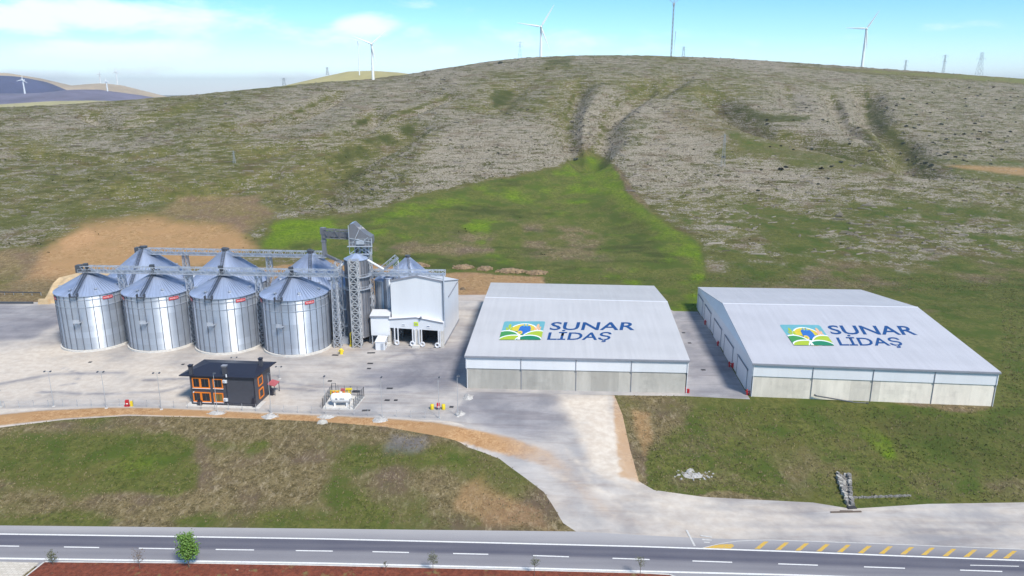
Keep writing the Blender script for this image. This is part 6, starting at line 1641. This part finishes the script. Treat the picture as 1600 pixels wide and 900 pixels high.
def ledges():
    x, y, z = hill_pts(60000); m = masks(x, y, z, 'hill')
    band = np.abs(((z+3*fbm(x/40, y/40, 61, 3))/2.3) % 1-.5)*2
    k = (rng.random(len(x)) < np.clip(m['rock']-.35, 0, 1)*.75*(1-m['dark'])*(1-m['green'])*(1-m['orange'])*(.25+.75*(band > .55))*(.2+.8*sstep(.38, .62, fbm(x/45, y/30, 62, 3))))
    x, y, z = x[k], y[k], z[k]; n = len(x)
    e = 2.0; gx = (ground_h(x+e, y)-ground_h(x-e, y)); gy = (ground_h(x, y+e)-ground_h(x, y-e)); ang = np.arctan2(gx, -gy)*-1
    ang = np.arctan2(-gx, gy) + rng.normal(0, .25, n)
    L_ = rng.gamma(2.2, 1.1, n)+.6; W_2 = rng.uniform(.5, 1.2, n); H_ = rng.uniform(.35, .95, n)
    B8 = BOX8[None]*np.stack([L_, W_2, H_], 1)[:, None, :]; B8 = B8*(1+rng.normal(0, .16, B8.shape)); B8[:, 4:, :2] *= .8
    c, s = np.cos(ang)[:, None], np.sin(ang)[:, None]
    V = np.stack([x[:, None]+B8[..., 0]*c-B8[..., 1]*s, y[:, None]+B8[..., 0]*s+B8[..., 1]*c, z[:, None]+B8[..., 2]+.1], -1).reshape(-1, 3)
    F = (BOXF[None]+np.arange(n)[:, None, None]*8).reshape(-1, 4)
    a = rng.random(n)[:, None]; col = (lin((138,128,110), .64)*(1-a)+lin((198,188,176), .66)*a)*rng.uniform(.8, 1.1, n)[:, None]
    stuff_mesh('rocks', V, F, np.repeat(col, 8, 0), vcol_mat('limestone'))
ledges()
def scrub():
    x, y, z = hill_pts(26000); m = masks(x, y, z, 'hill'); fan_ = m['green']
    k = rng.random(len(x)) < np.clip(.25+m['dark']*.9+m['rock']*.12-fan_*.9-m['orange'], 0, 1)*sstep(.42, .62, fbm(x/25, y/25, 64, 3)); x, y, z = x[k], y[k], z[k]; dk = m['dark'][k]; n = len(x)
    s = rng.uniform(.25, .75, n); V = []; C_ = []
    col = (lin((70,80,36), .6)*(1-dk[:, None])+lin((52,62,30), .58)*dk[:, None])*rng.uniform(.6, 1.3, n)[:, None]
    for q in range(6):
        d = rng.normal(0, 1, (n, 3)); d /= np.linalg.norm(d, axis=1)[:, None]; d2 = np.cross(d, rng.normal(0, 1, (n, 3))); d2 /= np.linalg.norm(d2, axis=1)[:, None]
        c0 = np.column_stack([x, y, z+s*.3])+rng.normal(0, .35, (n, 3))*s[:, None]
        V.append(np.stack([c0-d*s[:, None]*.6, c0+d*s[:, None]*.6, c0+d2*s[:, None]*.8], 1).reshape(-1, 3)); C_.append(np.repeat(col, 3, 0))
    V = np.concatenate(V); stuff_mesh('scrub', V, np.arange(len(V)).reshape(-1, 3), np.concatenate(C_), vcol_mat('scrub_leaf'))
scrub()
# ---------------------------------------------------------------- shrubs on the stony slopes
base_sh = []
for v_ in range(4):
    m = MB(); tone = []; r = random.Random(v_+40)
    for _ in range(90):
        d = Vector((r.gauss(0, 1), r.gauss(0, 1), abs(r.gauss(0, .8)))); d = d.normalized()*(r.random()**.4); p = Vector((d.x, d.y, d.z*.8+.1))
        n1 = Vector((r.gauss(0, 1), r.gauss(0, 1), r.gauss(0, 1))).normalized(); n2 = n1.orthogonal().normalized(); s = r.uniform(.2, .38)
        m.quad(p-n1*s, p+n2*s*.7, p+n1*s, p-n2*s*.7); tone.append(r.random())
    me = m.build('tmp', m_shrub).data; a = me.attributes.new('tone', 'FLOAT', 'FACE'); a.data.foreach_set('value', tone); me.name = 'hill_shrub'
    base_sh.append(me); bpy.data.objects.remove([o for o in bpy.data.objects if o.data is me][0])
r = random.Random(99); spots = [(1220,266,1.6),(1228,262,1.3),(1283,264,1.4),(1314,254,1.2),(1131,246,1.2),(782,99,2.2),(900,250,1.4),(664,118,1.2),(1455,260,1.6),(1446,256,1.4),(1416,198,1.5),(1411,155,1.6),(1470,195,1.6)]
while len(spots) < 140:
    z = r.random()
    if z < .62: s = (r.uniform(1385, 1600), r.uniform(128, 258), r.uniform(.7, 1.3))
    elif z < .78: s = (r.uniform(1180, 1420), r.uniform(150, 250), r.uniform(.6, 1.1))
    elif z < .9: s = (r.uniform(985, 1320), r.uniform(225, 300), r.uniform(.5, 1.0))
    else: s = (r.uniform(700, 1000), r.uniform(190, 260), r.uniform(.5, .9))
    spots.append(s)
for px, py, sz in spots:
    q = G(px, py); o = bpy.data.objects.new('hill_shrub', r.choice(base_sh)); COL.objects.link(o)
    o.location = (q[0], q[1], q[2]-.1); o.rotation_euler = (0, 0, r.uniform(0, 6.28)); o.scale = (sz*1.3, sz*1.3, sz*1.1)
    tag(o, 'low dark shrub dotted among the pale rocks on the hillside', 'shrub', 'dark shrubs on the stony hillside')
# ---------------------------------------------------------------- light, sky, haze, camera
SUN_EL, SUN_AZ = R_(50), R_(36)          # behind the camera, to its right
sd = Vector((math.sin(SUN_AZ)*math.cos(SUN_EL), -math.cos(SUN_AZ)*math.cos(SUN_EL), math.sin(SUN_EL)))
sl = bpy.data.lights.new('sun', 'SUN'); sl.energy = 2.7; sl.angle = R_(11); sl.color = (1, .93, .83)
so = bpy.data.objects.new('sun', sl); COL.objects.link(so); so.rotation_euler = sd.to_track_quat('Z', 'Y').to_euler()
W_ = bpy.data.worlds.new('World'); SC.world = W_; W_.use_nodes = True
nt = W_.node_tree; nt.nodes.clear()
N = lambda typ, **k: (lambda nd: ([setattr(nd, a, c) for a, c in k.items()], nd)[1])(nt.nodes.new(typ))
L = nt.links.new
sky = N('ShaderNodeTexSky', sky_type='NISHITA', sun_disc=False, sun_elevation=SUN_EL, sun_rotation=math.pi-SUN_AZ, altitude=1000, air_density=1.0, dust_density=.6, ozone_density=1.6)
tc = N('ShaderNodeTexCoord'); sep = N('ShaderNodeSeparateXYZ'); L(tc.outputs['Generated'], sep.inputs[0])
def mth(op, a, b=0., clamp=False):
    m = N('ShaderNodeMath', operation=op, use_clamp=clamp)
    for i, x in enumerate((a, b)):
        if isinstance(x, (int, float)): m.inputs[i].default_value = x
        else: L(x, m.inputs[i])
    return m.outputs[0]
yy = mth('MAXIMUM', sep.outputs[1], .05); su = mth('DIVIDE', sep.outputs[0], yy); sv = mth('DIVIDE', sep.outputs[2], yy)
cmb = N('ShaderNodeCombineXYZ'); L(su, cmb.inputs[0]); L(sv, cmb.inputs[1])
mp = N('ShaderNodeMapping'); L(cmb.outputs[0], mp.inputs[0]); mp.inputs['Scale'].default_value = (8, 22, 1)
nz = N('ShaderNodeTexNoise'); L(mp.outputs[0], nz.inputs['Vector']); nz.inputs['Scale'].default_value = 1.0; nz.inputs['Detail'].default_value = 7; nz.inputs['Roughness'].default_value = .58; nz.inputs['Distortion'].default_value = .3
cl = None
def uv_of(px, py): d = ray(px, py); return float(d[0]/d[1]), float(d[2]/d[1])
for px, py, rx, ry, a in ((60, 20, 130, 34, .95), (230, 28, 150, 30, .85), (330, 45, 60, 14, .4), (175, 80, 165, 20, .9), (110, 72, 60, 12, .5), (30, 120, 90, 14, .7), (220, 110, 80, 18, .55), (575, 42, 62, 22, .95), (640, 55, 60, 22, .6), (560, 60, 90, 24, .5), (440, 65, 70, 20, .35), (690, 80, 60, 14, .45), (930, 62, 130, 26, .6), (780, 60, 140, 30, .35), (1000, 75, 120, 14, .5), (480, 115, 160, 26, .3), (1520, 40, 90, 12, .4), (1330, 55, 120, 10, .25), (1180, 80, 160, 14, .3), (700, 10, 120, 14, .3), (380, 95, 120, 20, .35)):
    u0, v0 = uv_of(px, py); u1, v1 = uv_of(px+rx*1.15, py-ry*1.1)
    d = mth('ADD', mth('POWER', mth('DIVIDE', mth('SUBTRACT', su, u0), abs(u1-u0)), 2.), mth('POWER', mth('DIVIDE', mth('SUBTRACT', sv, v0), abs(v1-v0)), 2.))
    g = mth('MULTIPLY', mth('POWER', 2.718, mth('MULTIPLY', d, -1.1)), a)
    cl = g if cl is None else mth('MAXIMUM', cl, g)
cm = mth('ADD', mth('MULTIPLY', cl, 1.0), mth('MULTIPLY', mth('SUBTRACT', nz.outputs['Fac'], .5), 1.7))
mr = N('ShaderNodeMapRange', interpolation_type='SMOOTHSTEP'); L(cm, mr.inputs[0]); mr.inputs[1].default_value = .22; mr.inputs[2].default_value = .80; mr.inputs[4].default_value = .82
# broad clouds over the rest of the dome, out of view
n2 = N('ShaderNodeTexNoise'); L(tc.outputs['Generated'], n2.inputs['Vector']); n2.inputs['Scale'].default_value = 2.2; n2.inputs['Detail'].default_value = 6
m2 = N('ShaderNodeMapRange', interpolation_type='SMOOTHSTEP'); L(n2.outputs['Fac'], m2.inputs[0]); m2.inputs[1].default_value = .5; m2.inputs[2].default_value = .72; m2.inputs[4].default_value = .6
up_ = N('ShaderNodeMapRange', interpolation_type='SMOOTHSTEP'); L(sv, up_.inputs[0]); up_.inputs[1].default_value = .2; up_.inputs[2].default_value = .4
cmask = mth('ADD', mr.outputs[0], mth('MULTIPLY', m2.outputs[0], up_.outputs[0]), True)
ramp = N('ShaderNodeValToRGB'); L(mth('MULTIPLY', mth('ADD', sv, .05), 3.), ramp.inputs[0]); ce = ramp.color_ramp.elements
ce[0].position = .12; ce[0].color = (.92, .98, 1.22, 1); ce[1].position = .62; ce[1].color = (.25, .56, .71, 1)
e3 = ce.new(.36); e3.color = (.50, .75, .92, 1)
tint = N('ShaderNodeMix', data_type='RGBA', blend_type='MULTIPLY'); tint.inputs[0].default_value = 1; L(sky.outputs[0], tint.inputs[6]); L(ramp.outputs[0], tint.inputs[7])
mx = N('ShaderNodeMix', data_type='RGBA'); L(cmask, mx.inputs[0]); L(tint.outputs[2], mx.inputs[6]); mx.inputs[7].default_value = (5.2, 5.6, 5.9, 1)
bg = N('ShaderNodeBackground'); L(mx.outputs[2], bg.inputs[0]); bg.inputs[1].default_value = .12
ow = N('ShaderNodeOutputWorld'); L(bg.outputs[0], ow.inputs[0])
# thin air over the whole scene
b = MB(); b.box((0, 0, 135), (30000, 30000, 310)); hz_o = b.build('haze', [])
hm = bpy.data.materials.new('thin_haze'); hm.use_nodes = True; t_ = hm.node_tree; t_.nodes.clear()
pv = t_.nodes.new('ShaderNodeVolumePrincipled'); pv.inputs['Color'].default_value = (.90, .94, 1.0, 1); pv.inputs['Density'].default_value = .00009; pv.inputs['Anisotropy'].default_value = .2
om = t_.nodes.new('ShaderNodeOutputMaterial'); t_.links.new(pv.outputs[0], om.inputs['Volume'])
hz_o.data.materials.append(hm); hz_o['kind'] = 'stuff'
cam = bpy.data.cameras.new('camera'); cam.sensor_width = 36; cam.lens = FPX/1600*36; cam.clip_start = 1; cam.clip_end = 40000
co = bpy.data.objects.new('camera', cam); COL.objects.link(co); co.location = (0, 0, CAMH); co.rotation_euler = (math.pi/2-PIT, 0, 0)
SC.camera = co
SC.view_settings.view_transform = 'Standard'; SC.view_settings.look = 'None'; SC.view_settings.gamma = 1; SC.view_settings.use_curve_mapping = False
SC.view_settings.exposure = 1.0
SC.cycles.use_denoising = True; SC.cycles.max_bounces = 5; SC.cycles.diffuse_bounces = 3; SC.cycles.glossy_bounces = 3; SC.cycles.volume_bounces = 0
SC.cycles.sample_clamp_indirect = 6; SC.cycles.caustics_reflective = False; SC.cycles.caustics_refractive = False
